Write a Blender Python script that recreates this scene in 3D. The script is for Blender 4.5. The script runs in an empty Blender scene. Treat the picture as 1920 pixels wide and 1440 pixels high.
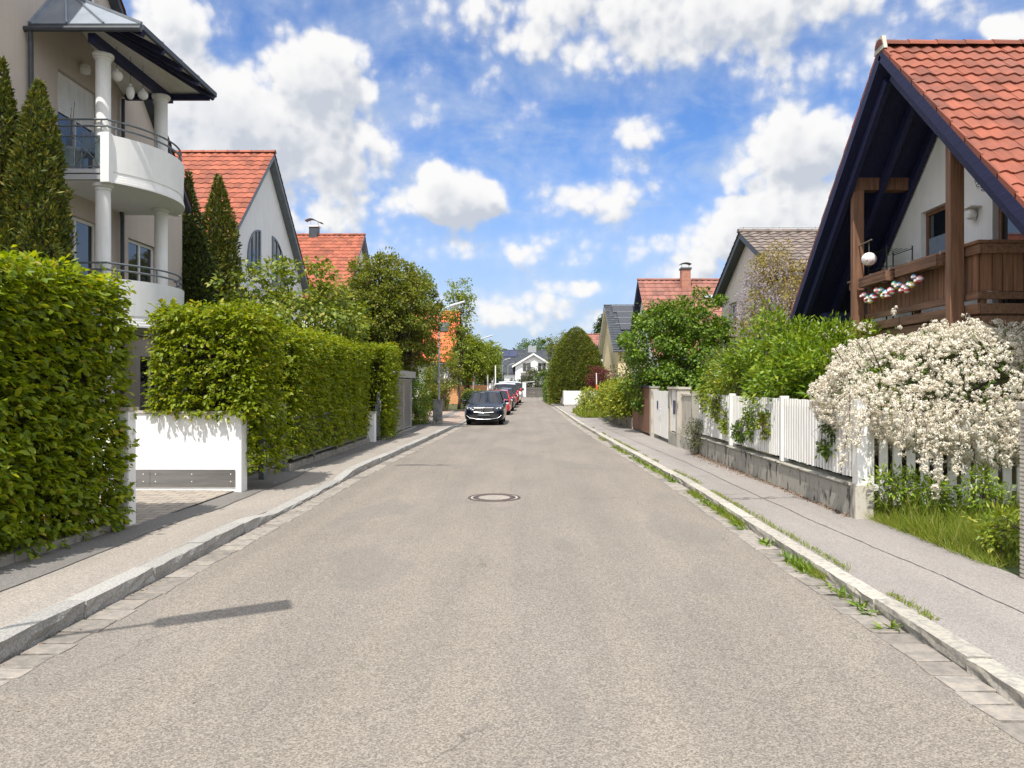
import bpy, bmesh, math, random
import numpy as np
from mathutils import Vector, Matrix
S = bpy.context.scene
COL = S.collection
# ---------------------------------------------------------------- camera
cam = bpy.data.cameras.new("camera"); cam_o = bpy.data.objects.new("camera", cam); COL.objects.link(cam_o)
cam_o.location = (0, 0, 1.72); cam_o.rotation_euler = (math.radians(90), 0, 0)
cam.sensor_width = 36; cam.lens = 26.62; cam.shift_x = -30/1920; cam.clip_start = .05; cam.clip_end = 3000
S.camera = cam_o
# ---------------------------------------------------------------- light
S.view_settings.view_transform = 'Standard'; S.view_settings.look = 'None'
S.view_settings.gamma = 1; S.view_settings.exposure = 0.78
SUN = Vector((-.15, -.54, 1.0)).normalized()
SUN_EL = math.asin(SUN.z); SUN_AZ = math.atan2(SUN.x, SUN.y)
sl = bpy.data.lights.new("sun", 'SUN'); sl.energy = 3.6; sl.angle = math.radians(.53); sl.color = (1, .955, .88)
so = bpy.data.objects.new("sun", sl); COL.objects.link(so)
so.rotation_euler = (-SUN).to_track_quat('-Z', 'Y').to_euler(); so.location = (-20, -30, 60)

class NT:
    def __init__(s, t): s.t = t
    def new(s, k, **kw):
        n = s.t.nodes.new(k)
        for a, b in kw.items(): setattr(n, a, b)
        return n
    def put(s, n, i, v):
        if v is None: return
        if isinstance(v, bpy.types.NodeSocket): s.t.links.new(v, n.inputs[i])
        else: n.inputs[i].default_value = v
    def m(s, op, a, b=None, c=None, clamp=False):
        n = s.new('ShaderNodeMath', operation=op, use_clamp=clamp)
        for i, v in enumerate((a, b, c)): s.put(n, i, v)
        return n.outputs[0]
    def v(s, op, a, b=None, c=None, out=0):
        n = s.new('ShaderNodeVectorMath', operation=op)
        for i, x in enumerate((a, b, c)): s.put(n, i, x)
        return n.outputs[out]
    def noise(s, vec, scale, detail=4, rough=.55, out=0, dist=0):
        n = s.new('ShaderNodeTexNoise'); s.put(n, 'Vector', vec)
        n.inputs['Scale'].default_value = scale; n.inputs['Detail'].default_value = detail
        n.inputs['Roughness'].default_value = rough; n.inputs['Distortion'].default_value = dist
        return n.outputs[out]
    def ramp(s, f, stops, interp='LINEAR'):
        n = s.new('ShaderNodeValToRGB'); s.put(n, 0, f); e = n.color_ramp.elements; n.color_ramp.interpolation = interp
        while len(e) < len(stops): e.new(.5)
        for i, (p, c) in enumerate(stops):
            e[i].position = p; e[i].color = (*c, 1) if len(c) == 3 else c
        return n.outputs[0]
    def mix(s, f, a, b, mode='MIX'):
        n = s.new('ShaderNodeMix', data_type='RGBA', blend_type=mode)
        def cc(x): return (*x, 1) if isinstance(x, tuple) and len(x) == 3 else x
        s.put(n, 0, f); s.put(n, 6, cc(a)); s.put(n, 7, cc(b)); return n.outputs[2]
    def smooth(s, x, a, b, lo=0., hi=1.):
        n = s.new('ShaderNodeMapRange', interpolation_type='SMOOTHSTEP')
        s.put(n, 0, x); s.put(n, 1, a); s.put(n, 2, b); s.put(n, 3, lo); s.put(n, 4, hi); return n.outputs[0]

SKY_STR = .118; SKY_TINT = (.50, .69, .94); CL_LIT = (4.9, 4.85, 4.8); CL_DARK = (2.95, 3.15, 3.5); CL_VEIL = (2.6, 3.15, 4.05)
# sky: physical sky with cumulus clouds laid out by direction (azimuth, elevation)
CLOUDS = [(-0.274,0.369,0.075,0.066,1.3), (-0.363,0.300,0.170,0.080,1.25), (-0.441,0.398,0.052,0.042,.8), (-0.294,0.265,0.115,0.045,.85),
 (-0.095,0.237,0.066,0.036,1.25), (-0.119,0.259,0.035,0.025,.85), (0.084,0.239,0.077,0.025,.55), (0.157,0.321,0.052,0.019,.45),
 (0.338,0.282,0.082,0.050,1.05), (0.278,0.194,0.070,0.043,1.25), (0.357,0.208,0.09,0.045,1.1), (0.215,0.455,0.349,0.060,.75),
 (0.406,0.380,0.160,0.040,.22), (-0.035,0.397,0.16,0.045,.12), (0.569,0.376,0.038,0.019,.85), (-0.242,0.219,0.13,0.045,.5),
 (-0.028,0.095,0.134,0.026,.5), (0.070,0.123,0.049,0.012,.55), (0.112,0.094,0.042,0.011,.75), (0.222,0.163,0.047,0.040,.7),
 (-0.294,0.199,0.039,0.019,.6), (0.014,0.174,0.183,0.027,.35)]
w = bpy.data.worlds.new("World"); S.world = w; w.use_nodes = True; t = w.node_tree; t.nodes.clear()
g = bpy.data.node_groups.new("cloud_field", 'ShaderNodeTree')
g.interface.new_socket("P", in_out='INPUT', socket_type='NodeSocketVector')
g.interface.new_socket("F", in_out='OUTPUT', socket_type='NodeSocketFloat')
G = NT(g); gi = G.new('NodeGroupInput'); go = G.new('NodeGroupOutput'); P = gi.outputs[0]
wn = G.noise(P, 7, 4, .55, out=1)
Pw = G.v('MULTIPLY_ADD', G.v('SUBTRACT', wn, (.5, .5, .5)), (.075, .05, 0), P)
acc = None
for az, el, ra, re, wt in CLOUDS:
    q = G.v('MULTIPLY_ADD', Pw, (1/ra/1.22, 1/re/1.22, 0), (-az/ra/1.22, -el/re/1.22, 0))
    f = G.m('MULTIPLY_ADD', G.v('DOT_PRODUCT', q, q, out=1), -wt, wt)
    acc = f if acc is None else G.m('MAXIMUM', acc, f)
# scattered clouds over the rest of the sky, outside the part laid out above
sp_ = G.new('ShaderNodeSeparateXYZ'); g.links.new(P, sp_.inputs[0])
rest = G.m('MAXIMUM', G.smooth(G.m('ABSOLUTE', sp_.outputs[0]), .62, .85), G.smooth(sp_.outputs[1], .5, .62))
wide = G.noise(G.v('MULTIPLY', P, (1., 1.3, 1)), 2.3, 3, .5)
acc = G.m('MAXIMUM', acc, G.m('MULTIPLY', rest, G.m('MULTIPLY_ADD', wide, 5., -1.75)))
acc = G.m('MAXIMUM', acc, -.62)
fb = G.noise(P, 11, 10, .585)
def billow(vec, scale):
    n = G.new('ShaderNodeTexVoronoi', feature='SMOOTH_F1', voronoi_dimensions='2D'); n.inputs['Smoothness'].default_value = .35
    n.inputs['Scale'].default_value = scale; G.put(n, 'Vector', vec); return n.outputs['Distance']
bp = G.v('MULTIPLY_ADD', G.v('SUBTRACT', wn, (.5, .5, .5)), (.03, .03, 0), P)
bil = G.m('MULTIPLY', G.m('ADD', G.m('MULTIPLY_ADD', billow(bp, 20), -.62, .22), G.m('MULTIPLY_ADD', billow(bp, 58), -.36, .13)), G.smooth(acc, -.35, .45))
g.links.new(G.m('ADD', G.m('ADD', acc, bil), G.m('MULTIPLY_ADD', fb, 1.95, -1.03)), go.inputs[0])
N = NT(t)
tc = N.new('ShaderNodeTexCoord'); D = N.v('NORMALIZE', tc.outputs['Generated'])
sx = N.new('ShaderNodeSeparateXYZ'); t.links.new(D, sx.inputs[0])
az = N.m('ARCTAN2', sx.outputs[0], sx.outputs[1]); el = N.m('ARCSINE', sx.outputs[2])
cx = N.new('ShaderNodeCombineXYZ'); t.links.new(az, cx.inputs[0]); t.links.new(el, cx.inputs[1]); P = cx.outputs[0]
def field(vec):
    n = N.new('ShaderNodeGroup'); n.node_tree = g; t.links.new(vec, n.inputs[0]); return n.outputs[0]
F0 = field(P); F1 = field(N.v('ADD', P, (-.010, .024, 0)))
dens = N.m('ADD', N.smooth(F0, .02, .50, 0, .70), N.smooth(F0, -.45, .45, 0, .28))
under = N.smooth(F1, .1, 1.2); relief = N.m('SUBTRACT', F1, F0)
dark = N.m('ADD', N.m('MULTIPLY', under, .55), N.m('MULTIPLY', N.smooth(relief, -.3, .45), .5), clamp=True)
sky = N.new('ShaderNodeTexSky', sky_type='NISHITA', sun_disc=False, sun_elevation=SUN_EL, sun_rotation=SUN_AZ % (2*math.pi))
sky.air_density = 1.0; sky.dust_density = .3; sky.ozone_density = 2.0; sky.altitude = 500
tint = N.mix(1., sky.outputs[0], SKY_TINT, 'MULTIPLY')
cloudc = N.mix(dark, CL_LIT, CL_DARK)
# thin streaky veil, thicker towards the horizon
st = N.noise(N.v('MULTIPLY', P, (1.0, 2.6, 1)), 4.5, 9, .62, dist=.7)
veil = N.m('MULTIPLY', N.smooth(st, .42, .70), N.smooth(el, .05, .45, .8, .42))
hz = N.smooth(el, .0, .33, .9, .0)
s1 = N.mix(N.m('MAXIMUM', veil, hz), tint, CL_VEIL)
s2_ = N.mix(dens, s1, cloudc)
# the air and clouds around the sun are brighter than those opposite it
s2 = N.v('SCALE', s2_, None); s2.node.inputs['Scale'].default_value = 1; t.links.new(N.smooth(N.v('DOT_PRODUCT', D, tuple(SUN), out=1), .05, .9, 1., 2.1), s2.node.inputs['Scale']); t.links.new(s2_, s2.node.inputs[0])
bg = N.new('ShaderNodeBackground'); t.links.new(s2, bg.inputs[0]); bg.inputs[1].default_value = SKY_STR
wo = N.new('ShaderNodeOutputWorld'); t.links.new(bg.outputs[0], wo.inputs[0])

# ---------------------------------------------------------------- helpers
def thing(name, label, cat, loc=(0, 0, 0), group=None):
    o = bpy.data.objects.new(name, None); COL.objects.link(o); o.location = loc; o.empty_display_size = .2
    o['label'] = label; o['category'] = cat
    if group: o['group'] = group
    return o
def tag(o, label=None, cat=None, group=None, kind=None):
    for k, v in (('label', label), ('category', cat), ('group', group), ('kind', kind)):
        if v: o[k] = v
    return o
def adopt(o, parent):
    if parent is not None:
        o.parent = parent
        if parent.type == 'EMPTY': o.location = -Vector(parent.location)   # meshes are written in world coordinates
def copy_tree(o, parent=None):
    c = o.copy(); COL.objects.link(c)
    if parent is not None: c.parent = parent
    for ch in o.children: copy_tree(ch, c)
    return c
class MB:
    def __init__(s): s.v = []; s.f = []
    def add(s, vs, fs):
        k = len(s.v); s.v += [tuple(p) for p in vs]; s.f += [tuple(i+k for i in f) for f in fs]; return s
    def box(s, a, b):
        x0, y0, z0 = (min(a[i], b[i]) for i in range(3)); x1, y1, z1 = (max(a[i], b[i]) for i in range(3))
        return s.add([(x0,y0,z0),(x1,y0,z0),(x1,y1,z0),(x0,y1,z0),(x0,y0,z1),(x1,y0,z1),(x1,y1,z1),(x0,y1,z1)],
              [(0,3,2,1),(4,5,6,7),(0,1,5,4),(1,2,6,5),(2,3,7,6),(3,0,4,7)])
    def bar(s, a, b, w, h, up=(0, 0, 1)):
        a = Vector(a); b = Vector(b); d = (b-a).normalized(); u = Vector(up)
        if abs(d.dot(u)) > .98: u = Vector((0, 1, 0))
        r = d.cross(u).normalized(); u = r.cross(d)
        vs = [p + r*sx*w/2 + u*sz*h/2 for p in (a, b) for sx, sz in ((-1,-1),(1,-1),(1,1),(-1,1))]
        return s.add(vs, [(0,1,2,3),(7,6,5,4),(0,4,5,1),(1,5,6,2),(2,6,7,3),(3,7,4,0)])
    def tube(s, pts, r, n=8, cap=True):
        pts = [Vector(p) for p in pts]; rs = r if isinstance(r, (list, tuple)) else [r]*len(pts)
        vs = []; up = Vector((0, 0, 1)); prev = None
        for i, p in enumerate(pts):
            d = (pts[min(i+1, len(pts)-1)] - pts[max(i-1, 0)]).normalized()
            if prev is None:
                a = d.cross(up if abs(d.z) < .95 else Vector((1, 0, 0))).normalized()
            else: a = (prev - d*prev.dot(d)).normalized()
            prev = a; b = d.cross(a)
            vs += [p + (a*math.cos(2*math.pi*k/n) + b*math.sin(2*math.pi*k/n))*rs[i] for k in range(n)]
        fs = [(i*n+k, i*n+(k+1) % n, (i+1)*n+(k+1) % n, (i+1)*n+k) for i in range(len(pts)-1) for k in range(n)]
        if cap: fs += [tuple(range(n-1, -1, -1)), tuple((len(pts)-1)*n+k for k in range(n))]
        return s.add(vs, fs)
    def lathe(s, c, prof, n=20):
        vs = [(c[0]+r*math.cos(2*math.pi*k/n), c[1]+r*math.sin(2*math.pi*k/n), c[2]+z) for r, z in prof for k in range(n)]
        fs = [(i*n+k, i*n+(k+1) % n, (i+1)*n+(k+1) % n, (i+1)*n+k) for i in range(len(prof)-1) for k in range(n)]
        fs += [tuple(range(n-1, -1, -1)), tuple((len(prof)-1)*n+k for k in range(n))]
        return s.add(vs, fs)
    def ball(s, c, r, n=12, m=8, sz=1.):
        return s.lathe(c, [(max(r*math.sin(math.pi*i/m), r*.02), -r*sz*math.cos(math.pi*i/m)) for i in range(m+1)], n)
    def prism(s, poly, d):           # poly: planar 3-D ring, d: extrusion vector
        n = len(poly); d = Vector(d); vs = [Vector(p) for p in poly]
        vs += [p+d for p in vs]
        return s.add(vs, [tuple(range(n-1, -1, -1)), tuple(range(n, 2*n))] + [(i, (i+1) % n, n+(i+1) % n, n+i) for i in range(n)])
    def quad(s, a, b, c, d): return s.add([a, b, c, d], [(0, 1, 2, 3)])
    def wall(s, poly, holes, to3, dvec):   # flat wall with rectangular openings, extruded by dvec
        bm = bmesh.new(); bm.faces.new([bm.verts.new((u, v, 0)) for u, v in poly])
        for h in holes:
            for co, no in (((h[0],0,0),(1,0,0)),((h[1],0,0),(1,0,0)),((0,h[2],0),(0,1,0)),((0,h[3],0),(0,1,0))):
                bmesh.ops.bisect_plane(bm, geom=bm.verts[:]+bm.edges[:]+bm.faces[:], plane_co=co, plane_no=no, dist=1e-5)
        kill = [f for f in bm.faces if any(h[0] < f.calc_center_median().x < h[1] and h[2] < f.calc_center_median().y < h[3] for h in holes)]
        if kill: bmesh.ops.delete(bm, geom=kill, context='FACES')
        bm.verts.index_update(); bm.verts.ensure_lookup_table()
        vs = [Vector(to3(v.co.x, v.co.y)) for v in bm.verts]; n = len(vs); d = Vector(dvec)
        fs = [tuple(v.index for v in f.verts) for f in bm.faces]
        out = fs + [tuple(i+n for i in reversed(f)) for f in fs]
        for e in bm.edges:
            if len(e.link_faces) == 1:
                a, b = e.verts[0].index, e.verts[1].index; out.append((a, b, b+n, a+n))
        bm.free(); return s.add(vs + [v+d for v in vs], out)
    def build(s, name, m, parent=None, smooth=False, bevel=0, jit=0, seed=0, sub=0):
        me = bpy.data.meshes.new(name); vs = s.v
        if jit:
            rr = random.Random(seed); vs = [(x+rr.uniform(-jit, jit), y+rr.uniform(-jit, jit), z+rr.uniform(-jit, jit)) for x, y, z in vs]
        me.from_pydata(vs, [], s.f); bm = bmesh.new(); bm.from_mesh(me)
        bmesh.ops.recalc_face_normals(bm, faces=bm.faces[:]); bm.to_mesh(me); bm.free()
        if smooth: me.polygons.foreach_set('use_smooth', [True]*len(me.polygons)); 
        me.materials.append(m); o = bpy.data.objects.new(name, me); COL.objects.link(o)
        if smooth == 'auto': me.set_sharp_from_angle(angle=math.radians(40))
        if bevel:
            b = o.modifiers.new('bevel', 'BEVEL'); b.width = bevel; b.segments = 2; b.limit_method = 'ANGLE'
        if sub:
            b = o.modifiers.new('sub', 'SUBSURF'); b.levels = sub; b.render_levels = sub
        adopt(o, parent); return o
def sheet(name, rows, m, kind='structure'):     # rows: list of equal-length rows of 3-D points
    mb = MB(); n = len(rows[0]); mb.add([p for r in rows for p in r], [(i*n+j, i*n+j+1, (i+1)*n+j+1, (i+1)*n+j) for i in range(len(rows)-1) for j in range(n-1)])
    o = mb.build(name, m); o['kind'] = kind; return o
def lerp_tab(tab, y):
    ys = [a for a, b in tab]; return float(np.interp(y, ys, [b for a, b in tab]))
# ---------------------------------------------------------------- materials
def new_mat(name):
    m = bpy.data.materials.new(name); m.use_nodes = True; t = m.node_tree
    return m, NT(t), t.nodes['Principled BSDF']
def mat(name, base, rough=.6, col2=None, scale=4, lo=.35, hi=.7, bump=0, bscale=60, metal=0, spec=.4, stretch=(1, 1, 1), detail=5, island=0, coat=0):
    m, N, b = new_mat(name); tc = N.new('ShaderNodeTexCoord').outputs['Object']; vec = N.v('MULTIPLY', tc, stretch)
    c = N.mix(N.smooth(N.noise(vec, scale, detail, .62), lo, hi), base, col2) if col2 else None
    if island:
        r = N.new('ShaderNodeNewGeometry').outputs['Random Per Island']
        c = N.mix(1., c if c else (*base, 1), N.ramp(r, [(0, (1-island,)*3), (.5, (1, 1, 1)), (1, (1+island*.6,)*3)]), 'MULTIPLY')
    if c is None: b.inputs['Base Color'].default_value = (*base, 1)
    else: N.put(b, 'Base Color', c)
    b.inputs['Roughness'].default_value = rough; b.inputs['Metallic'].default_value = metal; b.inputs['Specular IOR Level'].default_value = spec
    if coat: b.inputs['Coat Weight'].default_value = coat; b.inputs['Coat Roughness'].default_value = .04
    if bump:
        bn = N.new('ShaderNodeBump'); bn.inputs['Strength'].default_value = bump; bn.inputs['Distance'].default_value = .02
        N.put(bn, 'Height', N.noise(vec, bscale, 5, .6)); N.put(b, 'Normal', bn.outputs[0])
    return m
def leaf_mat(name, stops, trans=.32, rough=.42, tcol=(1.25, 1.15, .35), spec=.35):
    m, N, b = new_mat(name); r = N.new('ShaderNodeNewGeometry').outputs['Random Per Island']
    c = N.ramp(r, stops); N.put(b, 'Base Color', c); b.inputs['Roughness'].default_value = rough; b.inputs['Specular IOR Level'].default_value = spec
    tr = N.new('ShaderNodeBsdfTranslucent'); N.put(tr, 0, N.mix(1., c, tcol, 'MULTIPLY'))
    mx = N.new('ShaderNodeMixShader'); mx.inputs[0].default_value = trans; o = N.t.nodes['Material Output']
    N.t.links.new(b.outputs[0], mx.inputs[1]); N.t.links.new(tr.outputs[0], mx.inputs[2]); N.t.links.new(mx.outputs[0], o.inputs[0]); return m
def aggregate(name, c_lo, c_mid, c_hi, size=.008, patch=(.86, 1.09), bump=.4, crack=0, road=False):
    m, N, b = new_mat(name); tc = N.new('ShaderNodeTexCoord').outputs['Object']
    vo = N.new('ShaderNodeTexVoronoi'); N.put(vo, 'Vector', tc); vo.inputs['Scale'].default_value = 1/size
    sp = N.new('ShaderNodeSeparateColor'); N.put(sp, 0, vo.outputs['Color'])
    c = N.ramp(N.m('ADD', N.m('MULTIPLY', sp.outputs[0], .66), N.m('MULTIPLY', N.noise(tc, 95, 3, .7), .34)), [(.12, c_lo), (.48, c_mid), (.9, c_hi)])
    big = N.ramp(N.noise(N.v('MULTIPLY', tc, (1.1, .4, 1)), .8, 7, .62), [(.28, (patch[0],)*3), (.72, (patch[1],)*3)])
    c = N.mix(1., c, big, 'MULTIPLY')
    tr = N.ramp(N.noise(N.v('MULTIPLY', tc, (2.0, .04, 1)), 1.2, 4, .55), [(.35, (.94, .94, .95)), (.65, (1.05, 1.05, 1.04))]); c = N.mix(1., c, tr, 'MULTIPLY')
    if road:      # old patches, oil drips and hairline cracks
        pt = N.smooth(N.noise(N.v('MULTIPLY', tc, (.5, .22, 1)), 1.6, 2, .4), .58, .62, 0., .22); c = N.mix(pt, c, (.12, .115, .11))
        oil = N.m('MULTIPLY', N.smooth(N.noise(tc, 1.7, 5, .6), .66, .74), N.smooth(N.noise(tc, 24, 3, .6), .45, .6, 0., .45)); c = N.mix(oil, c, (.055, .05, .048))
        vd = N.new('ShaderNodeTexVoronoi', feature='DISTANCE_TO_EDGE'); vd.inputs['Scale'].default_value = .42
        N.put(vd, 'Vector', N.v('ADD', N.v('MULTIPLY', tc, (1.1, .35, 1)), N.v('MULTIPLY', N.noise(tc, 4, 5, .6, out=1), (.3, .3, 0))))
        ck = N.m('MULTIPLY', N.smooth(vd.outputs[0], 0., .0035, .55, 0.), N.smooth(N.noise(tc, .5, 3, .5), .5, .6)); c = N.mix(ck, c, (.05, .045, .04))
    if crack:
        vd = N.new('ShaderNodeTexVoronoi', feature='DISTANCE_TO_EDGE'); vd.inputs['Scale'].default_value = crack
        N.put(vd, 'Vector', N.v('ADD', N.v('MULTIPLY', tc, (.8, .35, 1)), N.v('MULTIPLY', N.noise(tc, 6, 4, .6, out=1), (.25, .25, 0))))
        c = N.mix(N.smooth(vd.outputs[0], 0., .006, .7, 0.), c, (.05, .045, .04))
    N.put(b, 'Base Color', c); b.inputs['Roughness'].default_value = .85; b.inputs['Specular IOR Level'].default_value = .25
    bn = N.new('ShaderNodeBump'); bn.inputs['Strength'].default_value = bump; bn.inputs['Distance'].default_value = .004
    N.put(bn, 'Height', vo.outputs['Distance']); N.put(b, 'Normal', bn.outputs[0]); return m
def wood(name, a, c2, axis=2, rough=.6, sc=9):
    st = [14, 14, 14]; st[axis] = .8
    return mat(name, a, rough, c2, 1.6, .35, .7, bump=.25, bscale=4, stretch=tuple(st), island=.22, detail=6)
def glass_mat(name, base=(.012, .016, .02), rough=.03):
    m, N, b = new_mat(name); b.inputs['Base Color'].default_value = (*base, 1); b.inputs['Roughness'].default_value = rough
    b.inputs['Specular IOR Level'].default_value = .9; b.inputs['IOR'].default_value = 1.6; return m
M = {}
M['asphalt'] = aggregate('road asphalt', (.112, .097, .081), (.195, .170, .142), (.305, .270, .226), .0085, road=True)
M['pave_dark'] = aggregate('pavement asphalt', (.108, .10, .092), (.16, .149, .137), (.23, .214, .196), .007)
M['pave_tan'] = aggregate('pavement gravel asphalt', (.175, .153, .130), (.265, .235, .202), (.37, .335, .29), .009)
M['pave_right'] = aggregate('right pavement asphalt', (.17, .153, .14), (.245, .222, .203), (.33, .302, .276), .008, crack=.18)
M['granite'] = mat('granite kerb', (.36, .345, .315), .8, (.22, .215, .20), 55, .38, .68, bump=.6, bscale=30, island=.16)
M['granite_warm'] = mat('granite kerb worn', (.42, .385, .32), .8, (.27, .255, .23), 20, .38, .68, bump=.5, bscale=30, island=.2)
M['sett'] = mat('granite sett', (.285, .25, .21), .85, (.19, .175, .155), 12, .35, .7, bump=.5, bscale=40, island=.26)
M['joint'] = mat('gutter joint sand', (.17, .14, .11), .95, (.09, .075, .055), 14, bump=.4)
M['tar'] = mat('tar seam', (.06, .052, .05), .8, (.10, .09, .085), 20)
M['soil'] = mat('garden soil and lawn', (.055, .075, .018), .95, (.085, .068, .035), .8, .4, .65, bump=.6, bscale=25)
M['ground'] = mat('far ground', (.06, .085, .022), .95, (.10, .085, .045), .1, .35, .7)
M['litter'] = mat('gravel and dry litter', (.32, .24, .17), .9, (.14, .07, .03), 40, .4, .62, bump=.7, bscale=60, island=.4)
def paver(name, c1, c2, mo, w=.24, h=.16, rot=.5, wall=False):
    m, N, b = new_mat(name); tc = N.new('ShaderNodeTexCoord').outputs['Object']; br = N.new('ShaderNodeTexBrick')
    mp = N.new('ShaderNodeMapping'); mp.inputs['Rotation'].default_value = (0, 0, rot); N.put(mp, 0, tc); N.put(br, 'Vector', mp.outputs[0])
    if wall:
        sp = N.new('ShaderNodeSeparateXYZ'); N.put(sp, 0, tc); cb = N.new('ShaderNodeCombineXYZ'); N.put(cb, 0, N.m('ADD', sp.outputs[0], sp.outputs[1])); N.put(cb, 1, sp.outputs[2]); N.put(br, 'Vector', cb.outputs[0])
    br.inputs['Color1'].default_value = (*c1, 1); br.inputs['Color2'].default_value = (*c2, 1); br.inputs['Mortar'].default_value = (*mo, 1)
    br.inputs['Scale'].default_value = 1; br.inputs['Brick Width'].default_value = w; br.inputs['Row Height'].default_value = h
    br.inputs['Mortar Size'].default_value = .008; br.inputs['Bias'].default_value = -.1
    c = N.mix(1., br.outputs[0], N.ramp(N.noise(tc, 7, 6, .65), [(.3, (.8, .8, .8)), (.7, (1.1, 1.1, 1.1))]), 'MULTIPLY'); N.put(b, 'Base Color', c)
    b.inputs['Roughness'].default_value = .85
    bn = N.new('ShaderNodeBump'); bn.inputs['Strength'].default_value = .6; bn.inputs['Distance'].default_value = .01; bn.invert = True
    N.put(bn, 'Height', br.outputs['Fac']); N.put(b, 'Normal', bn.outputs[0]); return m
M['paver'] = paver('driveway block paving', (.34, .295, .24), (.27, .235, .20), (.11, .09, .07), .26, .17, 0.)
M['paver_pink'] = paver('pink block paving', (.40, .30, .235), (.34, .26, .21), (.2, .15, .12), .2, .1, .0)
def stucco(name, a, b2, bump=.25, rough=.9):
    m = mat(name, a, rough, b2, 1.3, .35, .75, bump=bump, bscale=90, spec=.2, detail=7); N = NT(m.node_tree); b = m.node_tree.nodes['Principled BSDF']
    c = b.inputs['Base Color'].links[0].from_socket; tc = N.new('ShaderNodeTexCoord').outputs['Object']     # faint rain streaks and dust
    st = N.ramp(N.noise(N.v('MULTIPLY', tc, (5, 5, .3)), 1.6, 7, .65), [(.30, (.93, .925, .915)), (.52, (1, 1, 1))]); N.put(b, 'Base Color', N.mix(1., c, st, 'MULTIPLY')); return m
M['stucco_white'] = stucco('white render', (.80, .79, .76), (.74, .73, .71))
M['stucco_taupe'] = stucco('taupe render', (.53, .455, .395), (.485, .418, .365))
M['stucco_pink'] = stucco('pinkish render', (.70, .60, .54), (.64, .55, .50), .4)
M['stucco_yellow'] = stucco('pale yellow render', (.68, .57, .33), (.62, .52, .31))
M['stucco_grey'] = stucco('light grey render', (.76, .76, .76), (.71, .71, .715))
M['stucco_olive'] = stucco('olive render', (.28, .25, .14), (.23, .21, .13))
M['white_paint'] = mat('white paint', (.78, .77, .74), .5, (.70, .68, .63), 3, bump=.08, bscale=40, stretch=(3, 3, .6))
M['white_dirty'] = mat('weathered white paint', (.82, .80, .75), .65, (.68, .63, .54), 2.5, .52, .8, bump=.15, stretch=(4, 4, .7))
M['concrete'] = mat('weathered concrete', (.36, .34, .29), .9, (.045, .042, .036), 2.4, .53, .66, bump=.8, bscale=30, stretch=(3.4, 3.4, 1.2), detail=10)
M['concrete_pale'] = mat('pale concrete', (.47, .43, .36), .9, (.17, .15, .12), 2, .50, .72, bump=.5, bscale=40, stretch=(3, 3, .9), detail=9)
M['concrete_edge'] = mat('concrete edging', (.31, .29, .255), .9, (.2, .185, .16), 6, bump=.4, bscale=50)
def tile_mat(name, a, b2):
    m = mat(name, a, .75, b2, 2.2, .35, .7, bump=.25, bscale=45, island=.30, detail=7); N = NT(m.node_tree); b = m.node_tree.nodes['Principled BSDF']
    c = b.inputs['Base Color'].links[0].from_socket; tc = N.new('ShaderNodeTexCoord').outputs['Object']     # soot and lichen
    f = N.m('MULTIPLY', N.smooth(N.noise(tc, .9, 7, .65), .48, .72, 0., .5), N.smooth(N.noise(tc, 30, 4, .6), .35, .65)); N.put(b, 'Base Color', N.mix(f, c, tuple(.25*x+.05 for x in a))); return m
M['tile_red'] = tile_mat('red clay tile', (.25, .070, .037), (.17, .052, .030))
M['tile_orange'] = tile_mat('orange clay tile', (.31, .088, .045), (.235, .068, .038))
M['tile_bright'] = tile_mat('bright orange tile', (.62, .13, .045), (.52, .11, .045))
M['tile_brown'] = tile_mat('brown red tile', (.26, .105, .075), (.20, .085, .065))
M['tile_grey'] = tile_mat('weathered grey brown tile', (.195, .155, .13), (.125, .10, .085))
M['tile_dark'] = tile_mat('anthracite tile', (.045, .05, .06), (.035, .04, .048))
M['wood_shade_blue'] = wood('dark timber with blue shade tint', (.013, .015, .058), (.008, .010, .040), 1)  # dark timber; the blue of the shaded eaves is painted into its colour
M['wood_brown'] = wood('brown timber', (.235, .120, .066), (.125, .06, .034), 2)
M['wood_brown_h'] = wood('brown timber boards', (.22, .118, .068), (.115, .058, .034), 1)
M['wood_gate'] = wood('brown gate boards', (.19, .088, .045), (.13, .06, .034), 2)
M['wood_new'] = wood('new softwood boards', (.60, .30, .135), (.52, .25, .11), 0)
M['wood_grey'] = wood('grey weathered boards', (.13, .12, .105), (.08, .072, .062), 0)
M['zinc'] = mat('zinc sheet', (.29, .325, .37), .42, (.23, .26, .30), 2, metal=.45, bump=.05)
M['dark_metal'] = mat('anthracite painted metal', (.055, .062, .07), .45, (.04, .046, .053), 4)
M['rail_metal'] = mat('grey steel rail', (.17, .19, .20), .42, (.13, .145, .155), 5, metal=.35)
M['steel'] = mat('brushed steel', (.30, .29, .28), .36, (.23, .225, .22), 2, metal=.8, stretch=(1, 1, 12))
M['galv'] = mat('galvanised steel', (.42, .43, .42), .5, (.33, .34, .335), 14, metal=.5)
M['cabinet'] = mat('stained grey cabinet', (.27, .265, .24), .8, (.17, .17, .155), 4, .42, .62, bump=.2)
M['iron'] = mat('cast iron', (.085, .06, .055), .6, (.13, .10, .09), 40, bump=.5, bscale=90, metal=.3)
M['glass'] = glass_mat('window glass'); M['car_glass'] = glass_mat('car glass', (.006, .009, .014)); M['car_glass'].node_tree.nodes['Principled BSDF'].inputs['Specular IOR Level'].default_value = .35
M['glass_clear'] = None
m_, N_, b_ = new_mat('balcony glass'); gl = N_.new('ShaderNodeBsdfGlossy'); gl.inputs[1].default_value = .03; trn = N_.new('ShaderNodeBsdfTransparent'); trn.inputs[0].default_value = (.9, .95, .95, 1)
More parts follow.
